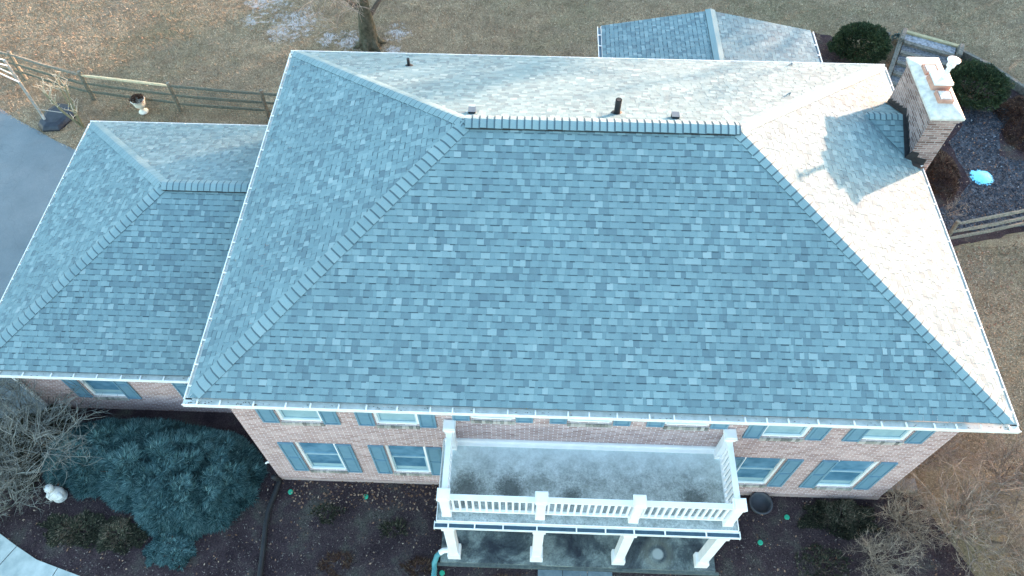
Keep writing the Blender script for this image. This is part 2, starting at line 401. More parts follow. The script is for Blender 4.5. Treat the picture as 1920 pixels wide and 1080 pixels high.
# windows
def glass_mat():
    m, n, b = mat('window_glass'); f = noise(n, 2.5, 2)
    col(n, b, ramp(n, f, [(.35, (.055,.155,.25)), (.65, (.125,.27,.39))])); b.inputs['Roughness'].default_value = .12
    b.inputs['Specular IOR Level'].default_value = .6; return m
GL = glass_mat()
BLIND = simple('pale_interior_blind', (.20,.33,.38), (.28,.43,.48), 4, .7, 0)
ROWL = toned('rowlock_sill_brick', [(0, (.16,.16,.15)), (.5, (.30,.30,.27)), (1, (.46,.43,.40))], nz=20)
def window(a, b, z0, z1, yw, kind, parent, rnd):
    fw, y0 = .055, yw+.035; fr = MB(); ya, yb = yw+.030, yw+.085
    fr.box(a+.001, a+fw, ya, yb, z0+.003, z1-.003); fr.box(b-fw, b-.001, ya, yb, z0+.003, z1-.003)
    fr.box(a+fw, b-fw, ya-.006, yb, z0+.003, z0+fw); fr.box(a+fw, b-fw, ya, yb, z1-fw, z1-.003)
    o = fr.build('window', WH, parent)
    if kind == 'upper': o['label'] = 'upper storey window under the eave'
    elif kind == 'wing': o['label'] = 'window in the side wing wall'
    zm = (z0+z1)/2 + .05
    ps = MB(); ps.box(a+fw, b-fw, yw+.072, yw+.076, z0+fw, z1-fw); ps.build('pane', GL, o)
    s = MB(); sf = .035; s.box(a+fw+.002, b-fw-.002, yw+.048, yw+.070, zm-.02, zm+.02)
    s.box(a+fw+.002, a+fw+sf, yw+.052, yw+.070, z0+fw+.002, zm-.022); s.box(b-fw-sf, b-fw-.002, yw+.052, yw+.070, z0+fw+.002, zm-.022)
    s.box(a+fw+sf+.001, b-fw-sf-.001, yw+.052, yw+.070, z0+fw+.002, z0+fw+sf)
    s.build('sash', simple('sash_paint', (.28,.42,.48), (.36,.50,.55), 4, .5, 0) if 'sash_paint' not in bpy.data.materials else bpy.data.materials['sash_paint'], o)
    bl = MB(); hh = z0+fw+sf+.005; bl.box(a+fw+sf+.01, b-fw-sf-.01, yw+.0705, yw+.0715, hh, hh+(.16 if kind != 'upper' else .3))
    bl.build('blind', BLIND, o)
    sl = MB(); n = 12; st = (b-a)/n
    for k in range(n): sl.box(a+.07*0-.0+st*k+.004, a+st*(k+1)-.004, yw-.026, yw+.028, z0-.115, z0-.004, rnd.random())
    sl.build('sill', ROWL, o)
def shutter(xa, xb, z0, z1, yw, parent):
    s = MB(); y1 = yw-.004; y0 = yw-.035; f = .035
    s.box(xa, xa+f, y0, y1, z0, z1); s.box(xb-f, xb, y0, y1, z0, z1); s.box(xa+f, xb-f, y0, y1, z0, z0+f); s.box(xa+f, xb-f, y0, y1, z1-f, z1)
    zm = (z0+z1)/2; s.box(xa+f, xb-f, y0, y1, zm-f/2, zm+f/2)
    for za, zb in ((z0+f, zm-f/2), (zm+f/2, z1-f)):
        s.box(xa+f, xb-f, y0+.016, y1, za, zb); s.box(xa+f+.03, xb-f-.03, y0+.006, y0+.0155, za+.03, zb-.03)
    s.build('shutter', SHUT, parent)
rnd = random.Random(5)
for a, b, z0, z1, k in wins:
    window(a, b, z0, z1, OH, k, house, rnd)
    sz0 = z0+.0
    shutter(a-.345, a-.012, sz0, z1-.0, OH, house); shutter(b+.012, b+.345, sz0, z1-.0, OH, house)
dr = MB(); dr.box(DOOR[0]+.003, DOOR[1]-.003, OH+.05, OH+.09, DOOR[2]+.003, DOOR[3]-.003)
for zz in ((.3,.95), (1.1,2.1)):
    for xx in ((7.06,7.38), (7.47,7.79)): dr.box(xx[0], xx[1], OH+.035, OH+.0495, *zz)
dd = dr.build('front_door', simple('dark_door_paint', (.03,.05,.06), (.05,.07,.08), 4, .4, 0), house)
kb = MB(); kb.lathe((7.83, OH+.02, 1.1), [(.001,-.03), (.025,-.02), (.03,0), (.02,.025), (.001,.03)], 10); kb.build('handle', GREYM, dd)
# ---- chimney
CX0, CX1 = CHX, 15.02; ZC = 6.38
ch = MB(); c0 = .004
ch.box(CX0-c0, CX1, CY0, CY1, 0, ZC-.12); ch.box(CX0-.03, CX1+.025, CY0-.03, CY1+.03, ZC-.119, ZC-.065); ch.box(CX0-.055, CX1+.045, CY0-.055, CY1+.055, ZC-.064, ZC)
chim = ch.build('chimney', BRC, house)
cr = MB(); x0, x1, y0, y1 = CX0-.075, CX1+.065, CY0-.075, CY1+.075; xi0, xi1, yi0, yi1 = CX0+.12, CX1-.12, CY0+.3, CY1-.3
b0 = [(x0,y0), (x1,y0), (x1,y1), (x0,y1)]; b1 = [(xi0,yi0), (xi1,yi0), (xi1,yi1), (xi0,yi1)]
lo = [cr.vert((x,y,ZC+.001)) for x, y in b0]; mi = [cr.vert((x,y,ZC+.05)) for x, y in b0]; hi = [cr.vert((x,y,ZC+.13)) for x, y in b1]
cr.f += [lo[::-1], hi] + [[lo[i],lo[(i+1)%4],mi[(i+1)%4],mi[i]] for i in range(4)] + [[mi[i],mi[(i+1)%4],hi[(i+1)%4],hi[i]] for i in range(4)]
cr.build('crown', CROWN, chim)
def flue(cx, cy, s, h, lid=None, hy=None):
    f = MB(); hy = hy or s; z0, z1 = ZC+.06, ZC+h
    f.box(cx-s, cx+s, cy-hy, cy-hy+.03, z0, z1); f.box(cx-s, cx+s, cy+hy-.03, cy+hy, z0, z1); f.box(cx-s, cx-s+.03, cy-hy+.03, cy+hy-.03, z0, z1); f.box(cx+s-.03, cx+s, cy-hy+.03, cy+hy-.03, z0, z1)
    return f.build('flue_tile', CLAY, chim, bevel=.006)
CXM = (CX0+CX1)/2
flue(CXM, 6.80, .155, .22); flue(CXM+.01, 7.25, .19, .25, hy=.20); flue(CXM-.03, 7.68, .15, .19)
t_ = MB(); t_.box(CXM-.115, CXM+.115, 6.685, 6.915, ZC+.17, ZC+.226); LID = simple('mortared_flue_lid', (.30,.31,.29), (.55,.56,.53), 20, .85, .4); t_.build('flue_lid', LID, chim)
t_ = MB(); t_.box(CXM-.14, CXM+.08, 7.57, 7.79, ZC+.15, ZC+.196); t_.build('flue_lid', LID, chim)
t_ = MB(); t_.box(CXM-.17, CXM+.22, 7.05, 7.47, ZC+.255, ZC+.30); t_.tube([(CXM+.06, 7.26, ZC+.30), (CXM+.06, 7.26, ZC+.74)], .05, 16)
t_.tube([(CXM+.06, 7.26, ZC+.60), (CXM+.06, 7.26, ZC+.66)], .085, 16)
t_.lathe((CXM+.06, 7.26, ZC+.74), [(.13,0), (.135,.012), (.10,.03), (.04,.045), (.002,.048)], 24)
t_.build('chimney_cap', simple('galvanised_white_metal', (.55,.58,.58), (.68,.70,.70), 5, .4, 0, .5), chim, bevel=.004)
# cricket (saddle) behind the chimney
ZK = 5.60; YM = (CY0+CY1)/2; xk = W-(ZK-ZE)/MS; zb_ = ZE+MS*OH
ck = MB()
for sgn in (-1, 1):
    ye = YM + sgn*(CY1-CY0)/2; apex = Vector((CHX, YM, ZK)); eave = Vector((CHX, ye, zb_)); inner = Vector((xk, YM, ZK))
    # local frame: U along ridge, V up slope
    rise = ZK-zb_; run = abs(ye-YM); ll = math.hypot(rise, run)
    V_ = Vector((0, -sgn*run/ll, rise/ll)); U_ = Vector((1,0,0)) if sgn < 0 else Vector((-1,0,0))
    O_ = Vector((xk, ye, zb_+.012)) if sgn < 0 else Vector((CHX, ye, zb_+.012)); Lx = CHX-xk
    poly = [(Lx,0), (Lx,ll), (0,ll)] if sgn < 0 else [(0,0), (Lx,ll), (0,ll)]
    slope(ck, O_, U_, V_, [poly], 20+sgn)
ckr = ck.build('chimney_cricket', SH, house)
mk = MB(); caps(mk, (xk+.1, YM, ZK+.012), (CHX-.01, YM, ZK+.012), (0,-.5,1), (0,.5,1), 9, .12); mk.build('ridge_cap', SH, ckr)
fl = MB(); X_ = CHX-.012   # stepped black flashing on the chimney
def rz(y): return zb_ + (ZK-zb_)*(1-abs(y-YM)/((CY1-CY0)/2)) + .012
n_ = 11; ys_ = [CY0-.01+(CY1-CY0+.02)*k/n_ for k in range(n_+1)]
for k in range(n_):
    a, b = ys_[k], ys_[k+1]; up_, dn_ = (a, b) if a < YM-.05 else (b, a)
    za, zb2 = rz(max(CY0, min(CY1, a))), rz(max(CY0, min(CY1, b))); top = max(za, zb2)+.19
    fl.poly([(X_,a,za-.08), (X_,b,zb2-.08), (X_,b,(top-.15 if a >= YM-.05 else top)), (X_,a,(top if a >= YM-.05 else top-.15))])
fl.poly([(CHX-.1,CY0-.01,zb_-.0), (W-.02,CY0-.01,ZE+.01), (W-.02,CY0-.01,ZE+.22), (CHX+.18,CY0-.01,zb_+.08), (CHX+.18,CY0-.01,zb_+.2), (CHX-.012,CY0-.01,zb_+.26)])
fl.poly([(CHX-.1,CY0-.16,zb_+.038), (W-.1,CY0-.16,ZE+.075), (W-.1,CY0-.004,ZE+.075), (CHX-.1,CY0-.004,zb_+.038)])
fl.poly([(CHX-.10,CY0-.16,zb_+.07), (CHX-.004,CY0-.16,zb_+.03), (CHX-.004,YM,ZK+.03), (CHX-.10,YM,ZK+.07)][0:0] or [(CHX-.075,CY0,zb_+.045), (CHX-.004,CY0,zb_+.045), (CHX-.004,YM,ZK+.045), (CHX-.075,YM,ZK+.045)])
fl.poly([(CHX-.075,YM,ZK+.045), (CHX-.004,YM,ZK+.045), (CHX-.004,CY1,zb_+.045), (CHX-.075,CY1,zb_+.045)])
fl.build('flashing', BLK, chim)
# vents on the rear slope
def rear(x, y): return Vector((x, y, ZE+MS*(D-y)))
def box_vent(x, y):
    m_ = MB(); z = rear(x, y).z; m_.box(x-.07, x+.07, y-.05, y+.09, z-.02, z+.07); o = m_.build('roof_vent', BLK, house)
    m_ = MB(); m_.box(x-.075, x+.075, y-.045, y+.1, z+.0705, z+.082); m_.build('vent_lid', simple('slate_vent_paint', (.10,.13,.15), (.14,.17,.19), 9, .6, .05) if 'slate_vent_paint' not in bpy.data.materials else bpy.data.materials['slate_vent_paint'], o)
box_vent(4.97, 5.36); box_vent(8.91, 5.37)
z = rear(7.8, 5.55).z; m_ = MB(); m_.tube([(7.8,5.55,z-.05), (7.8,5.55,z+.36)], .062, 16, caps=False); m_.tube([(7.8,5.55,z+.36), (7.8,5.55,z+.2)], .045, 16); m_.lathe((7.8,5.55,z-.03), [(.13,0), (.12,.03), (.07,.06)], 16); m_.build('vent_pipe', BLK, house)
z = rear(3.2, 8.6).z; m_ = MB(); m_.tube([(3.2,8.6,z-.05), (3.2,8.6,z+.22)], .035, 12); m_.lathe((3.2,8.6,z-.03), [(.12,0), (.10,.03), (.05,.06)], 14); m_.build('vent_pipe', BLK, house)
for x, y in ((12.43,9.45), (11.6,7.0)):
    z = rear(x, y).z; m_ = MB(); m_.beam((x-.04,y,z+.015), (x+.02,y,z+.08), .02, .02); m_.beam((x+.03,y,z+.015), (x+.02,y,z+.1), .02, .02); m_.build('roof_bracket', GREYM, house)
# downspout beside chimney, wing downspout built with wing
def spout(pts, parent, wd=.07, name='downspout', m=WH):
    m_ = MB(); m_.tube(pts, wd/2*1.1, 8); return m_.build(name, m, parent)
spout([(W-.06,CY0-.12,ZE-.1), (W-.06,CY0-.12,ZE-.25), (W-OH+.07,CY0-.12,ZE-.6), (W-OH+.07,CY0-.12,.1), (W+.3,CY0-.12,.05)], house)
m_ = MB(); m_.beam((W-.13,CY0-.07,ZE+.03), (W+.03,CY0+.06,ZE+.03), .05, .02); m_.build('gutter_strap', WH, house)
m_ = MB(); m_.tube([(.43,.5,.9), (.34,.5,.9), (.30,.5,.84)], .02, 8); m_.tube([(.40,.5,.93), (.40,.5,.97)], .03, 8); m_.build('garden_tap', WH, house)
# ---- wing
GXL, GY0, GY1, GZ = -6.17, 1.64, 9.60, 2.56
hw = (GY1-GY0)/2; GM = MS; GH = hw*GM; gyr = (GY0+GY1)/2; SLg = (hw-g)/cs; XR = OH-.002
gf = MB(); slope(gf, (GXL+g, GY0+g, GZ+GM*g), (1,0,0), Vd(0,1), [[(0,0), (XR-GXL-g,0), (XR-GXL-g,SLg), (hw-g,SLg)]], 31)
gf.build('roof_slope', SH, house)['label'] = 'front slope of the lower wing roof'
gb = MB(); slope(gb, (XR, GY1-g, GZ+GM*g), (-1,0,0), Vd(0,-1), [[(0,0), (XR-GXL-g,0), (XR-GXL-hw,SLg), (0,SLg)]], 32)
gb.build('roof_slope', SH, house)['label'] = 'rear slope of the lower wing roof'
gl = MB(); slope(gl, (GXL+g, GY1-g, GZ+GM*g), (0,-1,0), Vd(1,0), [[(0,0), (2*hw-2*g,0), (hw-g,SLg)]], 33)
gl.build('roof_slope', SH, house)['label'] = 'left hip slope of the lower wing roof'
pk = (GXL+hw, gyr, GZ+GH)
for A, b, sd_ in (((GXL+.2,GY0+.2,GZ+GM*.2), nF, 41), ((GXL+.2,GY1-.2,GZ+GM*.2), nB, 42)):
    m_ = MB(); caps(m_, A, pk, b, nL, sd_, .155, e=.17); m_.build('hip_cap', SH, house)['label'] = 'hip caps of the wing roof'
m_ = MB(); caps(m_, pk, (XR, gyr, GZ+GH), nF, nB, 43, .145, e=.141, raise_=.06); orr = m_.build('ridge_cap', SH, house); orr['label'] = 'ridge caps of the wing roof'
m_ = MB()
for s in (-1, 1): m_.poly([(pk[0]+.03, gyr+s*.143, pk[2]-.08), (XR, gyr+s*.143, pk[2]-.08), (XR, gyr+s*.143, pk[2]-.004), (pk[0]+.03, gyr+s*.143, pk[2]-.004)])
m_.build('ridge_vent', BLK, orr)
gutter((GXL,GY0), (XR,GY0), (0,-1), GZ, house, seed=11); gutter((GXL,GY1), (XR,GY1), (0,1), GZ, house, seed=12); gutter((GXL,GY0+GW), (GXL,GY1-GW), (-1,0), GZ, house, seed=13)
GO = .45; wy = GY0+GO; wx = GXL+GO
mb = MB(); mb.box(GXL+GW, XR, GY0+GW, wy+.02, GZ-.17, GZ-.13); mb.box(GXL+GW, XR, GY1-GO-.02, GY1-GW, GZ-.17, GZ-.13); mb.box(GXL+GW, wx+.02, wy+.021, GY1-GO-.021, GZ-.17, GZ-.13)
mb.box(GXL+GW+.002, XR, GY0+GW+.001, GY0+GW+.02, GZ-.129, GZ-.055); mb.box(GXL+GW+.002, GXL+GW+.02, GY0+GW+.021, GY1-GW-.021, GZ-.129, GZ-.055); mb.box(GXL+GW+.002, XR, GY1-GW-.02, GY1-GW-.001, GZ-.129, GZ-.055)
mb.build('soffit', WH, house)
wh = [(-4.29,-3.45,.70,2.15), (-1.70,-.86,.70,2.15)]
wl = MB(); wall_face(wl, 'y', wy, wx, OH-.003, 0, GZ-.15, wh, -1); wall_face(wl, 'x', wx, wy, GY1-GO, 0, GZ-.15, [(2.6,5.2,0,2.1),(5.7,8.3,0,2.1)], -1); wall_face(wl, 'y', GY1-GO, wx, OH-.003, 0, GZ-.15, [], 1)
wl.build('wall', BR, house)['label'] = 'brick wall of the lower side wing'
for a, b in ((2.6,5.2), (5.7,8.3)):
    m_ = MB(); m_.box(wx+.05, wx+.085, a+.003, b-.003, .01, 2.097)
    for k in range(4):
        for j in range(4): m_.box(wx+.04, wx+.0495, a+.08+j*.63, a+.62+j*.63, .08+k*.51, .5+k*.51)
    m_.build('garage_door', WH, house)
for a, b, z0, z1 in wh:
    window(a, b, z0, z1, wy, 'wing', house, rnd); shutter(a-.345, a-.012, z0, z1, wy, house); shutter(b+.012, b+.345, z0, z1, wy, house)
spout([(GXL+.2,GY0+.1,GZ-.1), (wx+.02,wy-.05,GZ-.35), (wx+.02,wy-.05,.12), (wx-.1,wy-.3,.06)], house)
# ---- rear sun room
sx0, sx1, sy1, sz, szr = 8.09, 14.75, 14.22, 2.6, 3.25; sxm = 11.42
sl_ = math.hypot(szr-sz, sxm-sx0); V1 = Vector((sxm-sx0-0, 0, szr-sz)).normalized(); V2 = Vector((-(sx1-sxm), 0, szr-sz)).normalized()
m_ = MB(); slope(m_, (sx0+g, sy1, sz+.03), (0,-1,0), V1, [[(0,0), (sy1-D+OH,0), (sy1-D+OH,sl_-g), (0,sl_-g)]], 51); m_.build('roof_slope', SH, house)['label'] = 'left slope of the low rear room roof'
m_ = MB(); slope(m_, (sx1-g, D-OH, sz+.03), (0,1,0), V2, [[(0,0), (sy1-D+OH,0), (sy1-D+OH,sl_-g), (0,sl_-g)]], 52); m_.build('roof_slope', SH, house)['label'] = 'right slope of the low rear room roof'
m_ = MB()
for s in (-1, 1):
    m_.poly([(sxm, D-OH, szr+.075), (sxm, sy1+.01, szr+.075), (sxm+s*.15, sy1+.01, szr+.03), (sxm+s*.15, D-OH, szr+.03)], .72)
    m_.poly([(sxm+s*.15, D-OH, szr-.01), (sxm+s*.15, sy1+.01, szr-.01), (sxm+s*.15, sy1+.01, szr+.03), (sxm+s*.15, D-OH, szr+.03)], .1)
m_.build('ridge_cap', SH, house)['label'] = 'broad plain ridge strip on the rear room roof'
gutter((sx0,D-OH), (sx0,sy1), (-1,0), sz, house, seed=21, inm=PGUT); gutter((sx1,D-OH), (sx1,sy1), (1,0), sz, house, seed=22, inm=PGUT)
m_ = MB(); m_.box(sx0+.3, sx1-.3, D-OH+.002, sy1-.3, 0, sz-.14)
m_.poly([(sx0+.3,sy1-.301,sz-.14), (sx1-.3,sy1-.301,sz-.14), (sxm,sy1-.301,szr-.05)]); m_.build('wall', WH, house)['label'] = 'white walls of the low rear room'
m_ = MB()
for s, xe in ((-1, sx0+g), (1, sx1-g)): m_.beam((xe, sy1-.01, sz-.03), (sxm, sy1-.01, szr-.03), .02, .10, up=(0,1,0))
m_.build('rake_board', simple('brown_rake_board', (.16,.14,.13), (.24,.21,.2), 9, .7), house)
for k, (a, b) in enumerate(((8.8,10.2), (10.7,12.1), (12.6,14.0))):
    m_ = MB(); m_.box(a, b, sy1-.298, sy1-.28, .3, 2.2); m_.build('pane', GL, house)
# ---- porch
def stained():
    m, n, b = mat('grimy_white_membrane'); f = noise(n, 3.6, 12, .82, dist=.2); f2 = noise(n, 24, 8, .85, dist=.3); f3 = noise(n, .8, 2)
    c = ramp(n, f, [(.30, (.15,.17,.16)), (.45, (.26,.295,.285)), (.56, (.38,.42,.41)), (.70, (.60,.64,.63))])
    c = mix(n, .6, c, ramp(n, f2, [(.34, (.35,.37,.36)), (.62, (1.5,1.5,1.5))]), 'MULTIPLY')
    geo = N(n, 'ShaderNodeNewGeometry'); sp = N(n, 'ShaderNodeSeparateXYZ'); n.links.new(geo.outputs['Position'], sp.inputs[0])
    yy = math_(n, 'ADD', sp.outputs[1], math_(n, 'MULTIPLY', f, .9)); mr = N(n, 'ShaderNodeMapRange'); mr.inputs[1].default_value = .1; mr.inputs[2].default_value = .9; n.links.new(yy, mr.inputs[0])
    c = mix(n, math_(n, 'MULTIPLY', mr.outputs[0], .85), c, (.58,.69,.71))
    # black mould blots by the front rail
    prev = c
    for px, py, r in ((5.05,-.62,.45), (5.92,-.55,.40), (7.15,-.68,.28), (9.55,-.62,.34)):
        vm = N(n, 'ShaderNodeVectorMath', operation='DISTANCE'); vm.inputs[1].default_value = (px, py, 2.7); 
        dv = N(n, 'ShaderNodeVectorMath', operation='MULTIPLY_ADD'); n.links.new(geo.outputs['Position'], dv.inputs[0]); dv.inputs[1].default_value = (1, 1.1, 1); dv.inputs[2].default_value = (0, -.1*py, 0)
        n.links.new(dv.outputs[0], vm.inputs[0])
        dd_ = math_(n, 'ADD', math_(n, 'DIVIDE', vm.outputs['Value'], r), math_(n, 'MULTIPLY', math_(n, 'SUBTRACT', f2, .5), 1.6))
        k = ramp(n, dd_, [(.35, (1,1,1)), (.95, (0,0,0))]); prev = mix(n, math_(n, 'MULTIPLY', k, .78), prev, (.035,.045,.045))
    col(n, b, prev); b.inputs['Roughness'].default_value = .8; bump(n, b, f2, .2); return m
DECK = stained()
py0, py1, pxa, pxb, pz = -1.22, OH, 4.52, 10.34, 2.70
pd = MB(); pd.box(pxa, pxb, py0, py1-.002, pz-.04, pz); porch = pd.build('porch', DECK, house); porch['label'] = 'flat roofed white porch with a railed balcony over the front door'
pf = MB(); pf.box(pxa+.02, pxb-.02, py0+.02, py1-.002, pz-.30, pz-.041); pf.box(pxa+.10, pxb-.10, py0+.10, py1-.003, pz-.34, pz-.301)
pf.build('fascia', WH, porch)
edge = MB(); edge.box(pxa-.012, pxa-.001, py0, py1-.003, pz-.06, pz+.03); edge.box(pxb+.001, pxb+.012, py0, py1-.003, pz-.06, pz+.03); edge.box(pxa-.012, pxb+.012, py0-.011, py0-.001, pz-.06, pz+.008); edge.box(pxa+.02, pxb-.02, py1-.05, py1-.004, pz+.002, pz+.12); edge.box(pxa+.02, pxb-.02, py1-.12, py1-.051, pz+.002, pz+.022)
edge.build('edge_trim', WH, porch)
gutter((pxa-.04, py0-.135), (pxb+.04, py0-.135), (0,-1), pz-.07, porch, seed=31, inm=PGUT, step=.68, depth=.09)
gm = MB(); gm.box(pxa-.055, pxa-.041, py0-.135, py0+.01, pz-.16, pz-.07); gm.box(pxb+.041, pxb+.055, py0-.135, py0+.01, pz-.16, pz-.07); gm.build('gutter_end', GUT, porch)
PX = [4.71, 6.52, 8.32, 10.14]; PY = -1.06
def post(x, y):
    m_ = MB(); s = .085; m_.box(x-s, x+s, y-s, y+s, pz+.002, 3.70); m_.box(x-s-.012, x+s+.012, y-s-.012, y+s+.012, pz+.003, pz+.10)
    m_.box(x-s-.02, x+s+.02, y-s-.02, y+s+.02, 3.62, 3.66)
    m_.box(x-s-.035, x+s+.035, y-s-.035, y+s+.035, 3.701, 3.745); m_.box(x-s-.01, x+s+.01, y-s-.01, y+s+.01, 3.7455, 3.765)
    m_.build('post', WH, porch, bevel=.004)
for x in PX: post(x, PY)
for x in (PX[0], PX[3]): post(x, OH-.13)
def rail_run(a, b):
    a = Vector(a); b = Vector(b); d = (b-a).normalized(); L = (b-a).length
    t = MB(); t.beam(a+d*.087+Vector((0,0,3.60)), b-d*.087+Vector((0,0,3.60)), .105, .045); t.beam(a+d*.087+Vector((0,0,3.555)), b-d*.087+Vector((0,0,3.555)), .05, .044); t.build('top_rail', WH, porch)
    t = MB(); t.beam(a+d*.087+Vector((0,0,2.86)), b-d*.087+Vector((0,0,2.86)), .05, .07); t.build('bottom_rail', WH, porch)
    n = int(round((L-.17)/.125)); st = (L-.17)/n
    for k in range(n-0):
        p = a+d*(.085+st*(k+.5)); m_ = MB(); m_.box(p.x-.02, p.x+.02, p.y-.02, p.y+.02, 2.8955, 3.532); m_.build('baluster', WH, porch)
for a, b in zip(PX, PX[1:]): rail_run((a,PY,0), (b,PY,0))
rail_run((PX[0],PY,0), (PX[0],OH-.13,0)); rail_run((PX[3],PY,0), (PX[3],OH-.13,0))
for x in PX:
    m_ = MB(); s = .10; y = -1.16; m_.box(x-s, x+s, y-s, y+s, .153, 2.36); m_.box(x-s-.04, x+s+.04, y-s-.04, y+s+.04, .152, .40); m_.box(x-s-.025, x+s+.025, y-s-.025, y+s+.025, .4005, .43); m_.box(x-s-.03, x+s+.03, y-s-.03, y+s+.03, 2.22, 2.359)
    m_.build('column', WH, porch, bevel=.004)
def floor_mat():
    m, n, b = mat('stained_porch_slab'); f = noise(n, 1.3, 6, .65, dist=.6); f2 = noise(n, 30, 4, .7)
    geo = N(n, 'ShaderNodeNewGeometry')
    c = ramp(n, f, [(.36, (.015,.022,.032)), (.48, (.06,.08,.085)), (.60, (.19,.23,.215))])
    c = mix(n, .6, c, ramp(n, f2, [(.35, (.5,.5,.5)), (.65, (1.5,1.5,1.5))]), 'MULTIPLY')
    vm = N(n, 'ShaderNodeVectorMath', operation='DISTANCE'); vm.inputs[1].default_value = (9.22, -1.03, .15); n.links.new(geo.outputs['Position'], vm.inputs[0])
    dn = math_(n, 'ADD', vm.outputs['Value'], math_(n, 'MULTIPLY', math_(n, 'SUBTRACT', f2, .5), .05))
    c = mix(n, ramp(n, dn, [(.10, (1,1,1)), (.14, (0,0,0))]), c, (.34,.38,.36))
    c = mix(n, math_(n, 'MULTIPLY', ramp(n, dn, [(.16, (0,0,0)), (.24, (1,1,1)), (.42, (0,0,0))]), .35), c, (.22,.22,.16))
    col(n, b, c); b.inputs['Roughness'].default_value = .65; bump(n, b, f2, .2); return m
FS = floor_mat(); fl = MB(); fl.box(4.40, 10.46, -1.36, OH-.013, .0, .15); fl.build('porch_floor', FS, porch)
m_ = MB(); m_.box(4.32, 10.54, -1.42, -1.361, .0, .085); m_.build('floor_edge', simple('dark_wet_edging', (.06,.08,.08), (.13,.15,.14), 12, .8), porch)
# ------------------------------------------------------------------ ground
def ground_mat():
    m, n, b = mat('dormant_lawn'); geo = N(n, 'ShaderNodeNewGeometry'); P = geo.outputs['Position']
    f = noise(n, .22, 5, .6, P); f2 = noise(n, 1.4, 6, .7, P); f3 = noise(n, 22, 6, .8, P); f4 = noise(n, .45, 3, .6, P)
    c = ramp(n, f2, [(.30, (.160,.120,.080)), (.50, (.240,.188,.126)), (.70, (.340,.275,.180))])
    c = mix(n, ramp(n, f, [(.48, (0,0,0)), (.68, (.55,.55,.55))]), c, (.125,.135,.075))
    c = mix(n, ramp(n, f4, [(.55, (0,0,0)), (.72, (.6,.6,.6))]), c, (.20,.165,.13))
    c = mix(n, .75, c, ramp(n, f3, [(.34, (.30,.30,.30)), (.5, (.95,.95,.95)), (.66, (2.0,2.0,2.0))]), 'MULTIPLY')
    # thin crusted snow left round the big tree
    sp = None; fs = noise(n, 3.6, 9, .8, P, .6)
    tot = None
    for (x, y, r) in ((-2.6,17.6,1.5), (-3.9,18.9,1.4), (-1.2,16.7,.8), (-.5,16.6,.9), (1.2,17.1,.8), (1.2,16.1,.6), (-4.2,17.6,.6), (-3.0,17.0,1.0)):
        vm = N(n, 'ShaderNodeVectorMath', operation='DISTANCE'); vm.inputs[1].default_value = (x, y, 0); n.links.new(P, vm.inputs[0])
        k = math_(n, 'MAXIMUM', math_(n, 'SUBTRACT', 1, math_(n, 'DIVIDE', vm.outputs['Value'], r)), 0)
        tot = k if tot is None else math_(n, 'MAXIMUM', tot, k)
    k = math_(n, 'ADD', math_(n, 'MULTIPLY', math_(n, 'POWER', tot, .5), .26), math_(n, 'MULTIPLY', fs, .75))
    kk = ramp(n, k, [(.55, (0,0,0)), (.63, (.9,.9,.9))])
    c = mix(n, math_(n, 'MULTIPLY', kk, math_(n, 'GREATER_THAN', tot, .01)), c, (.44,.45,.46))
    col(n, b, c); b.inputs['Roughness'].default_value = .95; b.inputs['Specular IOR Level'].default_value = .1; bump(n, b, f3, .8, .04); return m
GM_ = ground_mat()
def sheet(name, pts, z, m, sub=0):
    mb = MB(); mb.poly([(x, y, z) for x, y in pts]); o = mb.build(name, m, base=(0,0,0)); o['kind'] = 'structure'; return o
sheet('ground', [(-900,-900), (900,-900), (900,900), (-900,900)], 0, GM_)
def wobble(pts, seed, amp=.12, n=8):
    r = random.Random(seed); out = []
    for i in range(len(pts)):
        a, b = Vector((*pts[i],0)), Vector((*pts[(i+1) % len(pts)],0)); m = max(1, int((b-a).length/.3))
        for k in range(m):
            p = a.lerp(b, k/m); out.append((p.x+r.uniform(-amp, amp)*.5, p.y+r.uniform(-amp, amp)*.5))
    return out
def mulch_mat():
    m, n, b = mat('dark_bark_mulch'); geo = N(n, 'ShaderNodeNewGeometry'); P = geo.outputs['Position']
    f = noise(n, 1.1, 5, .65, P); f2 = noise(n, 28, 6, .85, P)
    c = ramp(n, f, [(.35, (.030,.021,.026)), (.52, (.060,.043,.048)), (.66, (.085,.082,.072))])
    c = mix(n, .85, c, ramp(n, f2, [(.32, (.3,.3,.3)), (.5, (.9,.9,.9)), (.68, (2.1,2.0,1.9))]), 'MULTIPLY')
    col(n, b, c); b.inputs['Roughness'].default_value = .95; b.inputs['Specular IOR Level'].default_value = .1; bump(n, b, f2, 1, .04); return m
MU = mulch_mat()
sheet('mulch_bed', wobble([(-9,-5), (17.2,-5), (16.4,-1.5), (15.6,0), (15.0,1.2), (14.4,2.2), (14.3,3), (-6.0,3), (-9,2.2)], 3), .004, MU)
sheet('garden_bed', wobble([(14.5,5.0), (16.5,8.2), (18.1,7.9), (24,9.6), (27,12), (23.4,13.8), (21.6,16.0), (20.4,16.4), (18.3,15.8), (16.8,17.6), (15.6,17.7), (14.8,16.3), (14.4,12)], 4), .004, MU)
def gravel_mat():
    m, n, b = mat('dark_blue_gravel'); geo = N(n, 'ShaderNodeNewGeometry'); P = geo.outputs['Position']
    vo = N(n, 'ShaderNodeTexVoronoi'); vo.inputs['Scale'].default_value = 16; n.links.new(P, vo.inputs['Vector'])
    c = ramp(n, vo.outputs['Color'], [(.2, (.012,.018,.028)), (.6, (.030,.042,.060)), (.9, (.07,.088,.11))])
    col(n, b, c); b.inputs['Roughness'].default_value = .7; bump(n, b, vo.outputs['Distance'], 1, .04); return m
GV = gravel_mat()
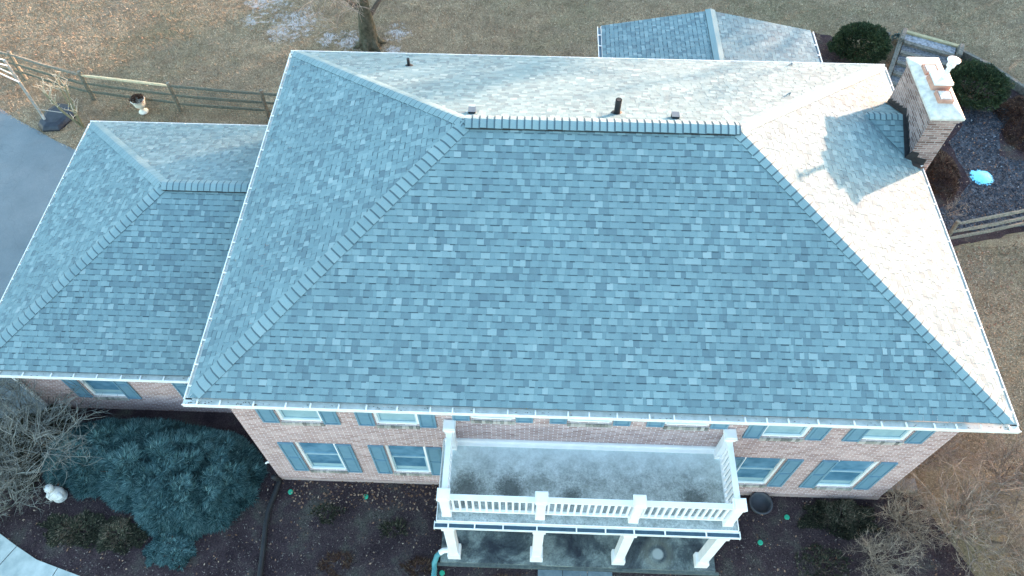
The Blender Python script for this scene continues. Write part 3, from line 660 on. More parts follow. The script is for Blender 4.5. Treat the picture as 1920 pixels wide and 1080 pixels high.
gravel_pts = [(20.6,14.3), (22.1,14.2), (21.9,13.4), (21.2,12.6), (21.0,11.7), (22.4,11.2), (24.5,10.4), (24.2,9.3), (20.4,8.75), (18.6,8.5), (18.2,9.2), (19.1,9.9), (19.7,10.5), (19.7,11.2), (19.5,12.2), (20.2,12.9)]
sheet('gravel', wobble(gravel_pts, 5, .12), .008, GV)
ASP = simple('worn_asphalt', (.060,.090,.115), (.095,.130,.155), 1.2, .85, 0); 
def asphalt():
    m, n, b = mat('worn_asphalt_drive'); f = noise(n, .8, 6, .65); f2 = noise(n, 60, 3, .8); c = ramp(n, f, [(.3, (.105,.140,.158)), (.7, (.15,.188,.205))])
    c = mix(n, .6, c, ramp(n, f2, [(.3, (.65,.65,.65)), (.7, (1.35,1.35,1.35))]), 'MULTIPLY'); geo = N(n, 'ShaderNodeNewGeometry'); wv = N(n, 'ShaderNodeVectorMath', operation='ADD'); nn = N(n, 'ShaderNodeTexNoise'); nn.inputs['Scale'].default_value = 1.5; n.links.new(geo.outputs['Position'], nn.inputs['Vector'])
    n.links.new(geo.outputs['Position'], wv.inputs[0]); n.links.new(nn.outputs['Color'], wv.inputs[1]); vo = N(n, 'ShaderNodeTexVoronoi', feature='DISTANCE_TO_EDGE'); vo.inputs['Scale'].default_value = .33; n.links.new(wv.outputs[0], vo.inputs['Vector'])
    c = mix(n, ramp(n, vo.outputs['Distance'], [(.001, (.22,.22,.22)), (.004, (0,0,0))]), c, (.035,.045,.055))
    col(n, b, c); b.inputs['Roughness'].default_value = .85; bump(n, b, f2, .4); return m
drv = wobble([(-16,13.6), (-11.5,12.72), (-9.9,11.78), (-8.4,10.98), (-5.9,9.4)], 6, .05)[:-20]
sheet('driveway', [(-40,-2), (-40,17)] + [(-16,13.9), (-13,13.3), (-11.48,12.7), (-10.7,12.2), (-9.86,11.74), (-9.1,11.3), (-8.35,10.94), (-7.3,10.2), (-5.85,9.4), (-5.75,2.05), (-6.2,.5), (-9,-2)], .012, asphalt())
# concrete walk, one slab mesh with joints, lower left
wk = MB(); cx_, cy_ = -4.9, -4.6
edge_pts = [(-8.2,1.0), (-7.2,-.1), (-6.35,-.75), (-5.68,-1.05), (-5.15,-1.33), (-4.6,-1.60), (-4.05,-1.76), (-3.52,-1.91), (-2.6,-2.2), (-1.6,-2.6), (-.6,-3.2)]
segs = [(0,2), (2,4), (4,6), (6,8), (8,10)]
def off(i):
    a = Vector(edge_pts[max(i-1,0)]); b = Vector(edge_pts[min(i+1,10)]); d = (b-a).normalized(); return Vector(edge_pts[i]) + Vector((d.y,-d.x))*1.15
for a, b in segs:
    for k in range(a, b):
        p, q = Vector(edge_pts[k]), Vector(edge_pts[k+1]); r_, s_ = off(k+1), off(k)
        if k == a: p = p.lerp(q, .02); s_ = s_.lerp(r_, .02)
        if k == b-1: q = p.lerp(q, .98); r_ = s_.lerp(r_, .98)
        lo = [(v.x, v.y, 0) for v in (s_, r_, q, p)]; hi = [(v.x, v.y, .05) for v in (s_, r_, q, p)]
        wk.poly(hi)
        for i in range(4): wk.poly([lo[i], lo[(i+1)%4], hi[(i+1)%4], hi[i]])
o = wk.build('path', simple('pale_concrete_walk', (.26,.32,.31), (.44,.50,.48), 3.5, .9, .3)); o['kind'] = 'structure'
fw = MB(); r_ = random.Random(8)
for i in range(3):
    for j in range(3):
        fw.box(6.56+.55*i+.006, 6.56+.55*(i+1)-.006, -1.95-.6*j+.006-.1, -1.95-.6*j+.6-.006-.07, 0, .04+r_.uniform(0,.006))
o = fw.build('flagstone_path', simple('blue_grey_flagstone', (.09,.13,.15), (.17,.22,.24), 5, .8, .3)); o['kind'] = 'structure'
m_ = MB(); m_.box(14.50, 15.40, .62, .92, 0, .16); tag(m_.build('concrete_pad', simple('dirty_concrete', (.14,.14,.13), (.26,.25,.23), 9, .9, .3), bevel=.01), 'small grey concrete ledge at the right front corner of the brick house', 'concrete ledge')
house_p0 = [(-14,13.2), (-6,12.6), (-6.1,2), (15,.4), (15,9.4), (14.6,14.2), (8,14.2), (8,11), (-6,11), (-14,11)]
# ------------------------------------------------------------------ scatter
rs = np.random.RandomState(7)
def inpoly(x, y, poly):
    c = np.zeros(len(x), bool); n = len(poly)
    for i in range(n):
        x1, y1 = poly[i]; x2, y2 = poly[(i+1) % n]
        if y1 == y2: continue
        k = ((y1 > y) != (y2 > y)) & (x < (x2-x1)*(y-y1)/(y2-y1)+x1); c ^= k
    return c
def chips(name, n, box, poly, smin, smax, zmax, m, lift=.01, tlo=0, thi=1, asp=.5, avoid=None):
    x = rs.uniform(box[0], box[1], n); y = rs.uniform(box[2], box[3], n); k = inpoly(x, y, poly) if poly else np.ones(n, bool)
    if avoid: k &= ~inpoly(x, y, avoid)
    x, y = x[k], y[k]; n = len(x); a = rs.uniform(0, 2*np.pi, n); s = rs.uniform(smin, smax, n); z = lift+rs.uniform(0, zmax, n)
    tl = rs.uniform(-.5, .5, n); tw = rs.uniform(-.5, .5, n)
    ux = np.stack([np.cos(a), np.sin(a), tl], 1)*s[:,None]; uy = np.stack([-np.sin(a), np.cos(a), tw], 1)*(s*asp)[:,None]
    c = np.stack([x, y, z+s*.5], 1)
    v = np.stack([c-ux, c-uy, c+ux, c+uy], 1).reshape(-1, 3); t = np.repeat(rs.uniform(tlo, thi, n), 4)
    o = np_mesh(name, v, 4, t, m, 'stuff'); return o
MULCHC = toned('bark_chips', [(0, (.016,.012,.015)), (.5, (.055,.040,.042)), (.85, (.13,.105,.10)), (1, (.24,.21,.19))], nz=12)
LEAF = toned('dead_leaves', [(0, (.10,.055,.035)), (.5, (.22,.13,.09)), (.85, (.33,.25,.19)), (1, (.48,.44,.38))], nz=12)
front_poly = [(-7,-3), (17,-3), (16,-.5), (14.6,2.2), (14.45,.44), (-6,2.0), (-6.5,1)]
chips('bark_chips', 42000, (-6.5,17,-2.6,2.1), front_poly, .010, .028, .012, MULCHC, asp=.35)
chips('leaf_litter', 900, (-6,16.5,-2.4,.4), None, .014, .034, .01, LEAF, lift=.02, asp=.6, thi=.9)
chips('leaf_litter', 230, (.8,4.4,-.25,.42), None, .018, .04, .02, LEAF, lift=.02, asp=.6, tlo=0., thi=.85)
chips('leaf_litter', 1500, (14.6,24,4.5,8.9), [(14.7,4.2), (17.5,4.8), (24,7.2), (24,9.2), (17.9,8.0), (14.8,6.5)], .02, .045, .02, LEAF, lift=.01, asp=.6, thi=.9)
chips('leaf_litter', 1500, (-14,25,11,20.5), None, .02, .045, .03, LEAF, lift=.02, asp=.6, thi=.8, avoid=house_p0)
chips('bark_chips', 16000, (14.6,24,5.5,17.6), [(14.6,5.2), (18.1,8.0), (24,9.6), (24,13), (21.5,15.8), (16,17.5), (14.9,16)], .012, .032, .015, MULCHC, asp=.4)
chips('leaf_litter', 1400, (14.6,24,8.5,17.4), None, .016, .036, .02, LEAF, lift=.02, asp=.6, thi=.8)
STONE = toned('blue_grey_stones', [(0, (.010,.015,.024)), (.8, (.036,.050,.070)), (.97, (.09,.11,.14)), (1, (.30,.34,.38))], nz=12)
chips('gravel_stones', 9000, (18,24.6,8.4,14.5), gravel_pts, .018, .04, .012, STONE, lift=.01, asp=.8)
def grass(name, n, box, poly, m, h=.065, avoid=None, tb=0):
    x = rs.uniform(box[0], box[1], n); y = rs.uniform(box[2], box[3], n); k = np.ones(n, bool)
    if poly: k &= inpoly(x, y, poly)
    for av in (avoid or []): k &= ~inpoly(x, y, av)
    x, y = x[k], y[k]; n = len(x); a = rs.uniform(0, 2*np.pi, n); l = rs.uniform(.4, 1.2, n)*h; b = a+rs.uniform(-1, 1, n)
    p = np.stack([x, y, np.zeros(n)], 1); wv = np.stack([np.cos(a), np.sin(a), np.zeros(n)], 1)*rs.uniform(.007, .015, n)[:,None]
    tp = p + np.stack([np.cos(b+1.5)*l*1.1, np.sin(b+1.5)*l*1.1, l*.75], 1)
    v = np.stack([p-wv, p+wv, tp], 1).reshape(-1, 3); g_ = np.sin(x*.9+np.sin(y*.7)*1.3)*np.sin(y*.8+1)*.12
    return np_mesh(name, v, 3, np.repeat(np.clip(rs.normal(.5, .22, n)+g_+tb, 0, 1), 3), m, 'stuff')
GR = toned('dry_grass_blades', [(0, (.085,.070,.050)), (.35, (.215,.166,.108)), (.65, (.350,.282,.184)), (1, (.54,.46,.33))], nz=.6, amt=.5)
bed2 = [(14.5,5.0), (18.1,7.9), (24,9.6), (27,12), (23.4,13.8), (21.6,16.0), (20.4,16.4), (18.3,15.8), (16.8,17.6), (15.6,17.7), (14.8,16.3), (14.4,12)]
house_p = [(-6.1,2), (15,.4), (15,9.4), (14.5,14), (8.2,14), (8.2,9.4), (-6.1,9.3)]
drvp = [(-16,13.9), (-11.48,12.6), (-9.86,11.64), (-8.35,10.84), (-5.85,9.3), (-5.9,2), (-16,2)]
grass('grass', 260000, (-14.5,25.5,9.4,21), None, GR, avoid=[bed2, house_p, drvp])
grass('grass', 30000, (14.6,21,1.5,8.2), [(14.7,3), (16.5,.2), (21,0), (21,8.2), (18,7.9), (14.7,4.8)], GR)
print('ground done')
def debris(parent, n, x0, x1, y0, y1, z, name='gutter_debris'):
    x = rs.uniform(x0, x1, n)*1.0; y = rs.uniform(y0, y1, n); k = rs.rand(n) < (.25+.75*(np.sin(x*2.3)+np.sin(x*5.1+1) > .35)); x, y = x[k], y[k]; n = len(x)
    a = rs.uniform(0, np.pi, n); s_ = rs.uniform(.008, .028, n); c = np.stack([x, y, np.full(n, z)+rs.uniform(0,.012,n)], 1)
    u = np.stack([np.cos(a)*s_, np.sin(a)*s_*.5, rs.uniform(-.003,.003,n)], 1); v_ = np.stack([-np.sin(a)*s_*.3, np.cos(a)*s_*.3, np.zeros(n)], 1)
    np_mesh(name, np.stack([c-u, c-v_, c+u, c+v_], 1).reshape(-1,3), 4, np.repeat(rs.uniform(0,.6,n), 4), LEAF2, 'stuff', parent)
LEAF2 = toned('wet_leaf_debris', [(0, (.02,.02,.015)), (1, (.16,.12,.08))], nz=10)
debris(house, 260, .1, W-.1, .03, .10, ZE-.026)
debris(house, 45, .05, 1.4, .03, .10, ZE-.024)
debris(house, 90, GXL+.1, OH, GY0+.03, GY0+.10, GZ-.026)
# ------------------------------------------------------------------ plants
def twig_shrub(mb, c, n, h, spread, seed, r0=.012, lean=(0,0), levels=3, kids=4, tb=.5, nsides=3):
    r = random.Random(seed)
    def br(p, d, L, rad, lev):
        k = 4; pts = [p]; q = p.copy(); dd = d.copy()
        for i in range(k):
            dd = (dd + Vector((r.gauss(0,.17), r.gauss(0,.17), r.gauss(.03,.13)))).normalized(); q = q + dd*(L/k)
            if q.z < .03: q.z = .03
            pts.append(q.copy())
        mb.tube(pts, [rad*(1-.75*i/k) for i in range(k+1)], nsides, min(1, max(0, r.gauss(tb, .2))), caps=False)
        if lev <= 0: return
        for j in range(kids if lev < levels else kids+2):
            f = r.uniform(.25, 1); i = min(k-1, int(f*k)); pp = pts[i].lerp(pts[i+1], f*k-i)
            nd = (dd*.9 + Vector((r.gauss(0,.6), r.gauss(0,.6), r.gauss(.05,.4)))).normalized()
            br(pp, nd, L*r.uniform(.45,.72), rad*.62, lev-1)
    for i in range(n):
        a = 2*math.pi*(i+r.random())/n; s = r.uniform(.3, 1)
        d = Vector((math.cos(a)*spread*s+lean[0], math.sin(a)*spread*s+lean[1], 1)).normalized()
        br(Vector((c[0]+.08*math.cos(a), c[1]+.08*math.sin(a), 0)), d, h*r.uniform(.55, .9), r0, levels)
TW = toned('bare_grey_twigs', [(0, (.07,.055,.05)), (.4, (.19,.155,.125)), (.8, (.36,.295,.23)), (1, (.52,.45,.36))], nz=8)
TWO = toned('orange_brown_twigs', [(0, (.08,.058,.045)), (.5, (.23,.180,.135)), (.8, (.38,.31,.24)), (1, (.52,.45,.36))], nz=8)
TWG = toned('cool_grey_twigs', [(0, (.05,.055,.05)), (.5, (.15,.16,.15)), (1, (.34,.36,.33))], nz=8)
TWD = toned('dark_brown_twigs', [(0, (.03,.025,.02)), (.6, (.08,.065,.05)), (1, (.17,.14,.11))], nz=8)
def shrub(c, n, h, spread, seed, m, label, group=None, **kw):
    mb = MB(); twig_shrub(mb, c, n, h, spread, seed, **kw)
    return tag(mb.build('bare_shrub', m, base=(c[0], c[1], 0)), label, 'shrub', group)
GB = 'bare deciduous shrubs right of the house'
shrub((16.2,-.25), 24, 1.45, 1.15, 1, TW, 'largest tangled bare shrub with pale twigs, before the right front house corner', GB, r0=.018)
shrub((14.9,-.1), 20, .95, 1.2, 2, TWO, 'low orange brown bare shrub by the concrete ledge at the house corner', GB, r0=.014)
shrub((17.5,1.0), 22, 1.25, 1.0, 3, TW, 'bare grey brown shrub at the right edge below the roof corner', GB, r0=.016)
shrub((15.75,1.5), 20, 1.0, 1.0, 4, TW, 'small bare shrub beside the right brick wall', GB, r0=.012)
shrub((14.1,-1.0), 17, .8, 1.2, 5, TW, 'sparse low bare shrub left of the big tangle, on dark mulch', GB, r0=.012)
shrub((17.2,-1.1), 18, 1.1, 1.1, 6, TWO, 'brown twiggy shrub cut by the bottom right corner of the picture', GB, r0=.015)
shrub((16.9,2.5), 15, .8, .9, 7, TW, 'thin bare shrub farthest up the right side, on the brown lawn', GB, r0=.012)
shrub((-6.0,.9), 22, 2.3, 1.25, 11, TWG, 'large bare grey shrub overhanging the blue juniper and the wing gutter at left', 'bare shrubs at the left edge', r0=.022, lean=(.35,0))
shrub((-5.7,-.35), 17, 1.1, 1.1, 12, TWG, 'lower bare grey shrub left of the white statue', 'bare shrubs at the left edge', r0=.014)
shrub((-7.2,2.0), 15, 1.6, 1.0, 13, TWG, 'bare grey shrub behind the others below the wing corner', 'bare shrubs at the left edge', r0=.016)
# leafy mounds: many small sprays through the volume
def mound(name, outline, h, n, m, seed, sl=.09, sw=.022, spray=5, up=.5, rough_=.22, zb=0., flat=1., parent=None, edge=.35, inner=.25, nclump=None, fall=.25):
    rs_ = np.random.RandomState(seed); xs = [p[0] for p in outline]; ys = [p[1] for p in outline]; pts = []
    P = np.array(outline)
    x = rs_.uniform(min(xs), max(xs), n*3); y = rs_.uniform(min(ys), max(ys), n*3); k = inpoly(x, y, outline); x, y = x[k][:n], y[k][:n]; n = len(x)
    dmin = np.full(n, 9.)
    for i in range(len(P)):
        a, b = P[i], P[(i+1) % len(P)]; ab = b-a; t = np.clip(((x-a[0])*ab[0]+(y-a[1])*ab[1])/(ab@ab), 0, 1)
        dmin = np.minimum(dmin, np.hypot(x-a[0]-t*ab[0], y-a[1]-t*ab[1]))
    hh = h*np.clip(dmin/edge, 0, 1)**.45
    # clumps
    nc = nclump or max(6, int(n/220)); cx = rs_.uniform(min(xs), max(xs), nc); cy = rs_.uniform(min(ys), max(ys), nc); ch_ = rs_.uniform(-rough_, rough_, nc)
    d2 = (x[:,None]-cx)**2+(y[:,None]-cy)**2; idx = d2.argmin(1); dn = np.sqrt(d2.min(1))
    hh = hh*(1+ch_[idx])-dn*fall*h
    z = zb + np.maximum(.02, hh)*(1-inner*rs_.rand(n)**2.2)
    dirx, diry = x-cx[idx], y-cy[idx]; L = np.hypot(dirx, diry)+1e-3; dirx, diry = dirx/L, diry/L
    cxm, cym = P[:,0].mean(), P[:,1].mean(); ox, oy = x-cxm, y-cym; Lo = np.hypot(ox, oy)+1e-3
    d = np.stack([dirx*.5+ox/Lo*.6+rs_.normal(0,.35,n), diry*.5+oy/Lo*.6+rs_.normal(0,.35,n), up+rs_.normal(0,.25,n)], 1)
    d /= np.linalg.norm(d, axis=1)[:,None]; side = np.cross(d, np.array([0,0,1.])); side /= np.linalg.norm(side, axis=1)[:,None]+1e-6
    V, T = [], []; p0 = np.stack([x, y, z], 1); tone_c = rs_.uniform(.35, .65, nc)[idx]
    for s in range(spray):
        a = (s/(max(1, spray-1))-.5)*1.5; dd = d*np.cos(a)+side*np.sin(a)+rs_.normal(0,.12,(n,3)); dd /= np.linalg.norm(dd, axis=1)[:,None]
        wv = np.cross(dd, np.array([.3,.2,.9])); wv /= np.linalg.norm(wv, axis=1)[:,None]+1e-6
        l = sl*rs_.uniform(.6, 1.3, n)[:,None]; st = p0+d*(abs(a)*.1*sl)
        q = np.stack([st, st+dd*l*.5+wv*sw*.5, st+dd*l, st+dd*l*.5-wv*sw*.5], 1); V.append(q.reshape(-1, 3)); T.append(np.repeat(np.clip(tone_c+rs_.normal(0,.24,n), 0, 1), 4))
    return np_mesh(name, np.concatenate(V), 4, np.concatenate(T), m, parent=parent)
def foliage_thing(name, c, outline, h, n, m, seed, label, cat, group=None, stems=7, sh=.5, sm=None, **kw):
    root = empty(name, (c[0], c[1], 0), label, cat, group)
    mound('foliage', outline, h, n, m, seed, parent=root, **kw)
    st = MB(); r = random.Random(seed)
    for i in range(stems):
        q = outline[int(i*len(outline)/stems)]; p = Vector((c[0]+r.uniform(-.08,.08), c[1]+r.uniform(-.08,.08), 0)); e = Vector((c[0]+(q[0]-c[0])*sh, c[1]+(q[1]-c[1])*sh, h*.75))
        st.tube([p, p.lerp(e,.5)+Vector((0,0,h*.12)), e], [.03,.02,.008], 5)
    if cat == 'shrub': twig_shrub(st, c, 6, h*2., .9, seed, r0=.006, levels=2)
    st.build('stem', sm or TWD, root); return root
JUN = toned('blue_green_juniper', [(0, (.008,.022,.024)), (.3, (.026,.070,.073)), (.6, (.075,.165,.168)), (1, (.20,.34,.33))], nz=3, amt=.3, rough=.7)
YEW = toned('dark_yew_green', [(0, (.008,.014,.008)), (.4, (.022,.042,.020)), (.75, (.048,.080,.036)), (1, (.11,.145,.075))], nz=5, amt=.3, rough=.6)
OLV = toned('dark_olive_ground_shrub', [(0, (.010,.012,.008)), (.5, (.034,.038,.024)), (.8, (.075,.080,.050)), (1, (.20,.17,.12))], nz=6, amt=.3)
REDB = toned('rusty_brown_foliage', [(0, (.020,.010,.008)), (.5, (.060,.032,.022)), (.85, (.12,.075,.05)), (1, (.30,.20,.13))], nz=6, amt=.3)
def blob(cx, cy, rx, ry, seed, n=22, amp=.14, rot=0):
    r = random.Random(seed); o = []
    for i in range(n):
        a = 2*math.pi*i/n; k = 1+r.uniform(-amp, amp); x = rx*k*math.cos(a); y = ry*k*math.sin(a); o.append((cx+x*math.cos(rot)-y*math.sin(rot), cy+x*math.sin(rot)+y*math.cos(rot)))
    return o
jun = [(-4.6,1.55), (-3.4,1.70), (-2.4,1.66), (-1.4,1.45), (-.75,1.35), (-.25,.95), (-.02,.55), (-.15,.20), (-.05,-.05), (-.35,-.35), (-.62,-.75), (-1.0,-.75), (-1.25,-1.0), (-1.6,-.85), (-2.0,-.95), (-2.4,-.75), (-2.65,-.45), (-3.1,-.40), (-3.5,-.1), (-4.05,-.15), (-4.4,.15), (-4.9,.2), (-5.2,.7), (-5.0,1.2)]
foliage_thing('juniper', (-2.3,.4), jun, .66, 21000, JUN, 3, 'broad feathery blue green juniper filling the bed below the side wing', 'juniper', spray=7, sl=.17, sw=.013, stems=10, rough_=.42, edge=.6, inner=.6, nclump=260, fall=.5, up=.35)
foliage_thing('juniper', (-1.65,-1.35), blob(-1.7,-1.2,.50,.50,9,22,.35), .30, 1300, JUN, 4, 'small blue green juniper tuft below the broad one', 'juniper', spray=6, sl=.09, sw=.016, stems=4, rough_=.4)
foliage_thing('low_shrub', (-5.7,.9), blob(-5.7,.95,.95,1.0,55,22,.3), .40, 2600, OLV, 55, 'dark green undergrowth beneath the bare grey shrubs at the left edge', 'shrub', spray=4, sl=.08, stems=4, rough_=.5, inner=.6, edge=.5)
foliage_thing('low_shrub', (-4.0,-.95), blob(-4.05,-.95,.66,.36,5,22,.35), .26, 900, OLV, 5, 'dark olive low shrub above the concrete walk, left one of the pair', 'shrub', 'dark low shrubs above the walk', spray=4, sl=.08, stems=4, rough_=.6, inner=.7, edge=.5)
foliage_thing('low_shrub', (-2.9,-1.0), blob(-2.95,-1.0,.56,.36,6,22,.35), .28, 900, OLV, 6, 'dark olive low shrub between the statue bed and the small juniper', 'shrub', 'dark low shrubs above the walk', spray=4, sl=.08, stems=4, rough_=.6, inner=.7, edge=.5)
foliage_thing('low_shrub', (13.4,-.05), blob(13.45,-.02,.95,.40,7,22,.3), .34, 1700, OLV, 7, 'dark olive shrub under the right lower window', 'shrub', spray=4, sl=.08, stems=4, rough_=.6, inner=.7, edge=.5)
foliage_thing('low_shrub', (12.9,-1.1), blob(12.9,-1.1,.6,.4,8), .18, 260, OLV, 8, 'sparse dark shrub on the mulch in front of the right lower windows', 'shrub', spray=4, sl=.07, stems=4, rough_=.6)
for i, (x, y, s) in enumerate(((1.75,-.30,.30), (3.30,-.62,.30), (2.15,-1.45,.32), (5.9,-1.75,.25), (3.9,-1.5,.25))):
    lb = ['dark green grassy tuft on the mulch below the leftmost lower window', 'dark green grassy tuft on the mulch left of the porch', 'brown green tuft at the bottom edge on the mulch', 'dry brown tuft at the bottom edge below the porch floor', 'dry tuft at the bottom edge beside the teal drain pipe'][i]
    o = mound('plant', blob(x, y, s*1.2, s*.6, 30+i, 14, .4), .12, 90, OLV if i < 2 else REDB, 40+i, spray=5, sl=.11, sw=.014, up=.8); tag(o, lb, 'plant')
def ball_shrub(c, rx, ry, h, seed, label):
    root = empty('evergreen_shrub', (c[0], c[1], 0), label, 'shrub', 'rounded dark evergreen shrubs in the garden bed')
    rs_ = np.random.RandomState(seed); n = 5200
    th = rs_.uniform(0, 2*np.pi, n); u = rs_.uniform(-.25, 1, n); s = np.sqrt(1-u*u); rr_ = rs_.uniform(.72, 1.03, n)
    nb = 40; bt = rs_.uniform(0, 2*np.pi, nb); bu = rs_.uniform(-.2, 1, nb); bs = np.sqrt(1-bu**2); B = np.stack([bs*np.cos(bt), bs*np.sin(bt), bu], 1)
    S = np.stack([s*np.cos(th), s*np.sin(th), u], 1); dt = S@B.T; idx = dt.argmax(1); rr_ *= (.84+.16*np.clip((dt.max(1)-.85)/.15, 0, 1))*(1+rs_.uniform(-.09,.09,nb)[idx])
    p = np.array([c[0], c[1], h*.42])+S*rr_[:,None]*np.array([rx, ry, h*.6]); p[:,2] = np.maximum(p[:,2], .03)
    V, T = [], []; tc = rs_.uniform(.3, .6, nb)[idx]
    for k in range(5):
        d = S+rs_.normal(0,.5,(n,3))+np.array([0,0,.2]); d /= np.linalg.norm(d, axis=1)[:,None]; wv = np.cross(d, rs_.normal(0,1,(n,3))); wv /= np.linalg.norm(wv, axis=1)[:,None]+1e-6
        l = rs_.uniform(.05,.11,n)[:,None]; q = np.stack([p, p+d*l*.5+wv*.013, p+d*l, p+d*l*.5-wv*.013], 1); V.append(q.reshape(-1,3)); T.append(np.repeat(np.clip(tc+rs_.normal(0,.2,n),0,1), 4))
    np_mesh('foliage', np.concatenate(V), 4, np.concatenate(T), YEW, parent=root)
    st = MB(); r = random.Random(seed)
    for i in range(7):
        a = i*.9; st.tube([(c[0],c[1],0), (c[0]+.3*rx*math.cos(a), c[1]+.3*ry*math.sin(a), h*.4), (c[0]+.7*rx*math.cos(a), c[1]+.7*ry*math.sin(a), h*.7)], [.04,.03,.01], 5)
    st.build('stem', TW, root)
ball_shrub((17.45,16.35), .98, .82, 1.15, 1, 'rounded dark evergreen shrub behind the low rear roof, left of the timber steps')
ball_shrub((20.75,14.35), 1.05, .92, 1.15, 2, 'rounded dark evergreen shrub right of the chimney, above the dark gravel')
foliage_thing('low_shrub', (22.6,12.8), blob(22.7,12.8,1.3,1.5,15), .55, 4200, REDB, 15, 'rusty brown twiggy shrub at the right edge beside the dark gravel', 'shrub', spray=4, sl=.10, stems=8, rough_=.5, edge=.6)
foliage_thing('low_shrub', (18.6,10.9), blob(18.65,11.0,.75,1.1,16), .35, 2400, REDB, 16, 'low rust brown growth between the house wall and the gravel', 'shrub', spray=4, sl=.09, stems=5, rough_=.5)
shrub((22.3,11.6), 9, .6, 1.3, 21, TWO, 'small brown twiggy shrub below the rusty shrub at the right edge', None, r0=.01, levels=2)
shrub((15.9,16.9), 9, .6, 1.4, 22, TWO, 'low brown dead shrub between the rear roof and the rounded evergreen', None, r0=.01, levels=2)
shrub((18.7,9.3), 7, .5, 1.3, 23, TW, 'low dead brown shrub beside the split rail fence at right', None, r0=.01, levels=2)
# pruned small tree behind the wing
mb = MB(); r_ = random.Random(3); b0_ = Vector((-8.42,11.93,0))
for i, (dx, dy, L) in enumerate(((-.45,-.1,1.5), (-.15,.3,1.7), (.12,.15,1.6), (-.7,.15,1.3), (.3,-.2,1.1))):
    tip = b0_+Vector((dx, dy, L)); mid = b0_.lerp(tip,.5)+Vector((dx*.05,-.05,0)); mb.tube([b0_, mid, tip], [.04,.03,.02], 7, .5)
    for k in range(7):
        a = mid.lerp(tip, r_.uniform(.2,1)); e = a+Vector((r_.uniform(-.3,.3), r_.uniform(-.3,.3), r_.uniform(.12,.4))); mb.tube([a, a.lerp(e,.5)+Vector((0,0,.03)), e], [.016,.013,.009], 5, .9)
        for j in range(2): f = e+Vector((r_.uniform(-.15,.15), r_.uniform(-.15,.15), r_.uniform(.05,.2))); mb.tube([e, f], [.009,.005], 4, 1)
tag(mb.build('pruned_tree', toned('pale_lichened_bark', [(0, (.10,.10,.06)), (.5, (.17,.17,.11)), (.9, (.34,.33,.25)), (1, (.50,.47,.38))], nz=10), base=tuple(b0_)), 'small bare pruned tree with pale cut stems behind the wing corner', 'tree')
# the big rear tree
BARK = simple('mossy_bark', (.030,.034,.020), (.105,.10,.072), 9, .95, 1.0)
def big_tree(base, h, r0, seed, label, cat='tree', group=None, droop=0., first=.28, nl=7, levels=4, kids=4, tm=None, lean=(0,0), twr=.006):
    root = empty('deciduous_tree', (base[0], base[1], 0), label, cat, group); r = random.Random(seed)
    tk = MB(); pts = []; rad = []
    for i in range(9):
        f = i/8; pts.append(Vector((base[0]+lean[0]*f+math.sin(f*3+seed)*.08*h*.1, base[1]+lean[1]*f+math.cos(f*2.3)*.04, h*f*.62))); rad.append(r0*(1.5 if i == 0 else (1.12 if i == 1 else 1-.75*f)))
    pts.insert(1, pts[0].lerp(pts[1],.22)); rad.insert(1, r0*1.15)
    tk.tube(pts, rad, 14)
    for k in range(6):
        a = k*1.05+.3; tk.tube([pts[0]+Vector((math.cos(a)*r0*2.2, math.sin(a)*r0*2.2, -.04)), pts[0]+Vector((math.cos(a)*r0*1.1, math.sin(a)*r0*1.1, .12)), pts[0]+Vector((math.cos(a)*r0*.6, math.sin(a)*r0*.6, .5))], [.04,.12,.1], 6)
    tk.build('trunk', BARK, root, smooth=True)
    cr_ = MB()
    def br(p, d, L, rad, lev):
        k = 5; P = [p]; q = p.copy(); dd = d.copy()
        for i in range(k):
            dd = (dd+Vector((r.gauss(0,.15), r.gauss(0,.15), r.gauss(.05,.1)-(droop if lev <= 1 else 0)))).normalized(); q = q+dd*L/k; P.append(q.copy())
        cr_.tube(P, [max(.003, rad*(1-.7*i/k)) for i in range(k+1)], 3 if lev < 2 else 6, .75 if lev < 2 else .35, caps=False)
        if lev <= 0: return
        for j in range(kids):
            f = r.uniform(.25,1); i = min(k-1, int(f*k)); pp = P[i].lerp(P[i+1], f*k-i); nd = (dd+Vector((r.gauss(0,.55), r.gauss(0,.55), r.gauss(0,.35)))).normalized(); br(pp, nd, L*r.uniform(.4,.65), max(twr, rad*.45), lev-1)
    for i in range(nl):
        f = first+(1-first)*i/nl; idx = min(9, int(f*9)); p = pts[idx].lerp(pts[min(9,idx+1)], f*9-idx); a = i*2.4+seed; d = Vector((math.cos(a), math.sin(a), .75+.5*f)).normalized(); br(p, d, h*r.uniform(.3,.42)*(1-.35*f), r0*.42*(1-.5*f), levels)
    cr_.build('crown', tm or TW, root); return root
TWP = toned('pinkish_tan_twigs', [(0, (.07,.055,.045)), (.35, (.12,.10,.08)), (.75, (.36,.28,.22)), (1, (.48,.40,.32))], nz=6)
rt = big_tree((.27,16.35), 8.5, .27, 7, 'large bare tree with mossy trunk on the rear lawn beside snow', droop=.24, first=.27, nl=12, tm=TWP, lean=(-.1,.3), twr=.008)
hb_ = MB(); r_ = random.Random(12)
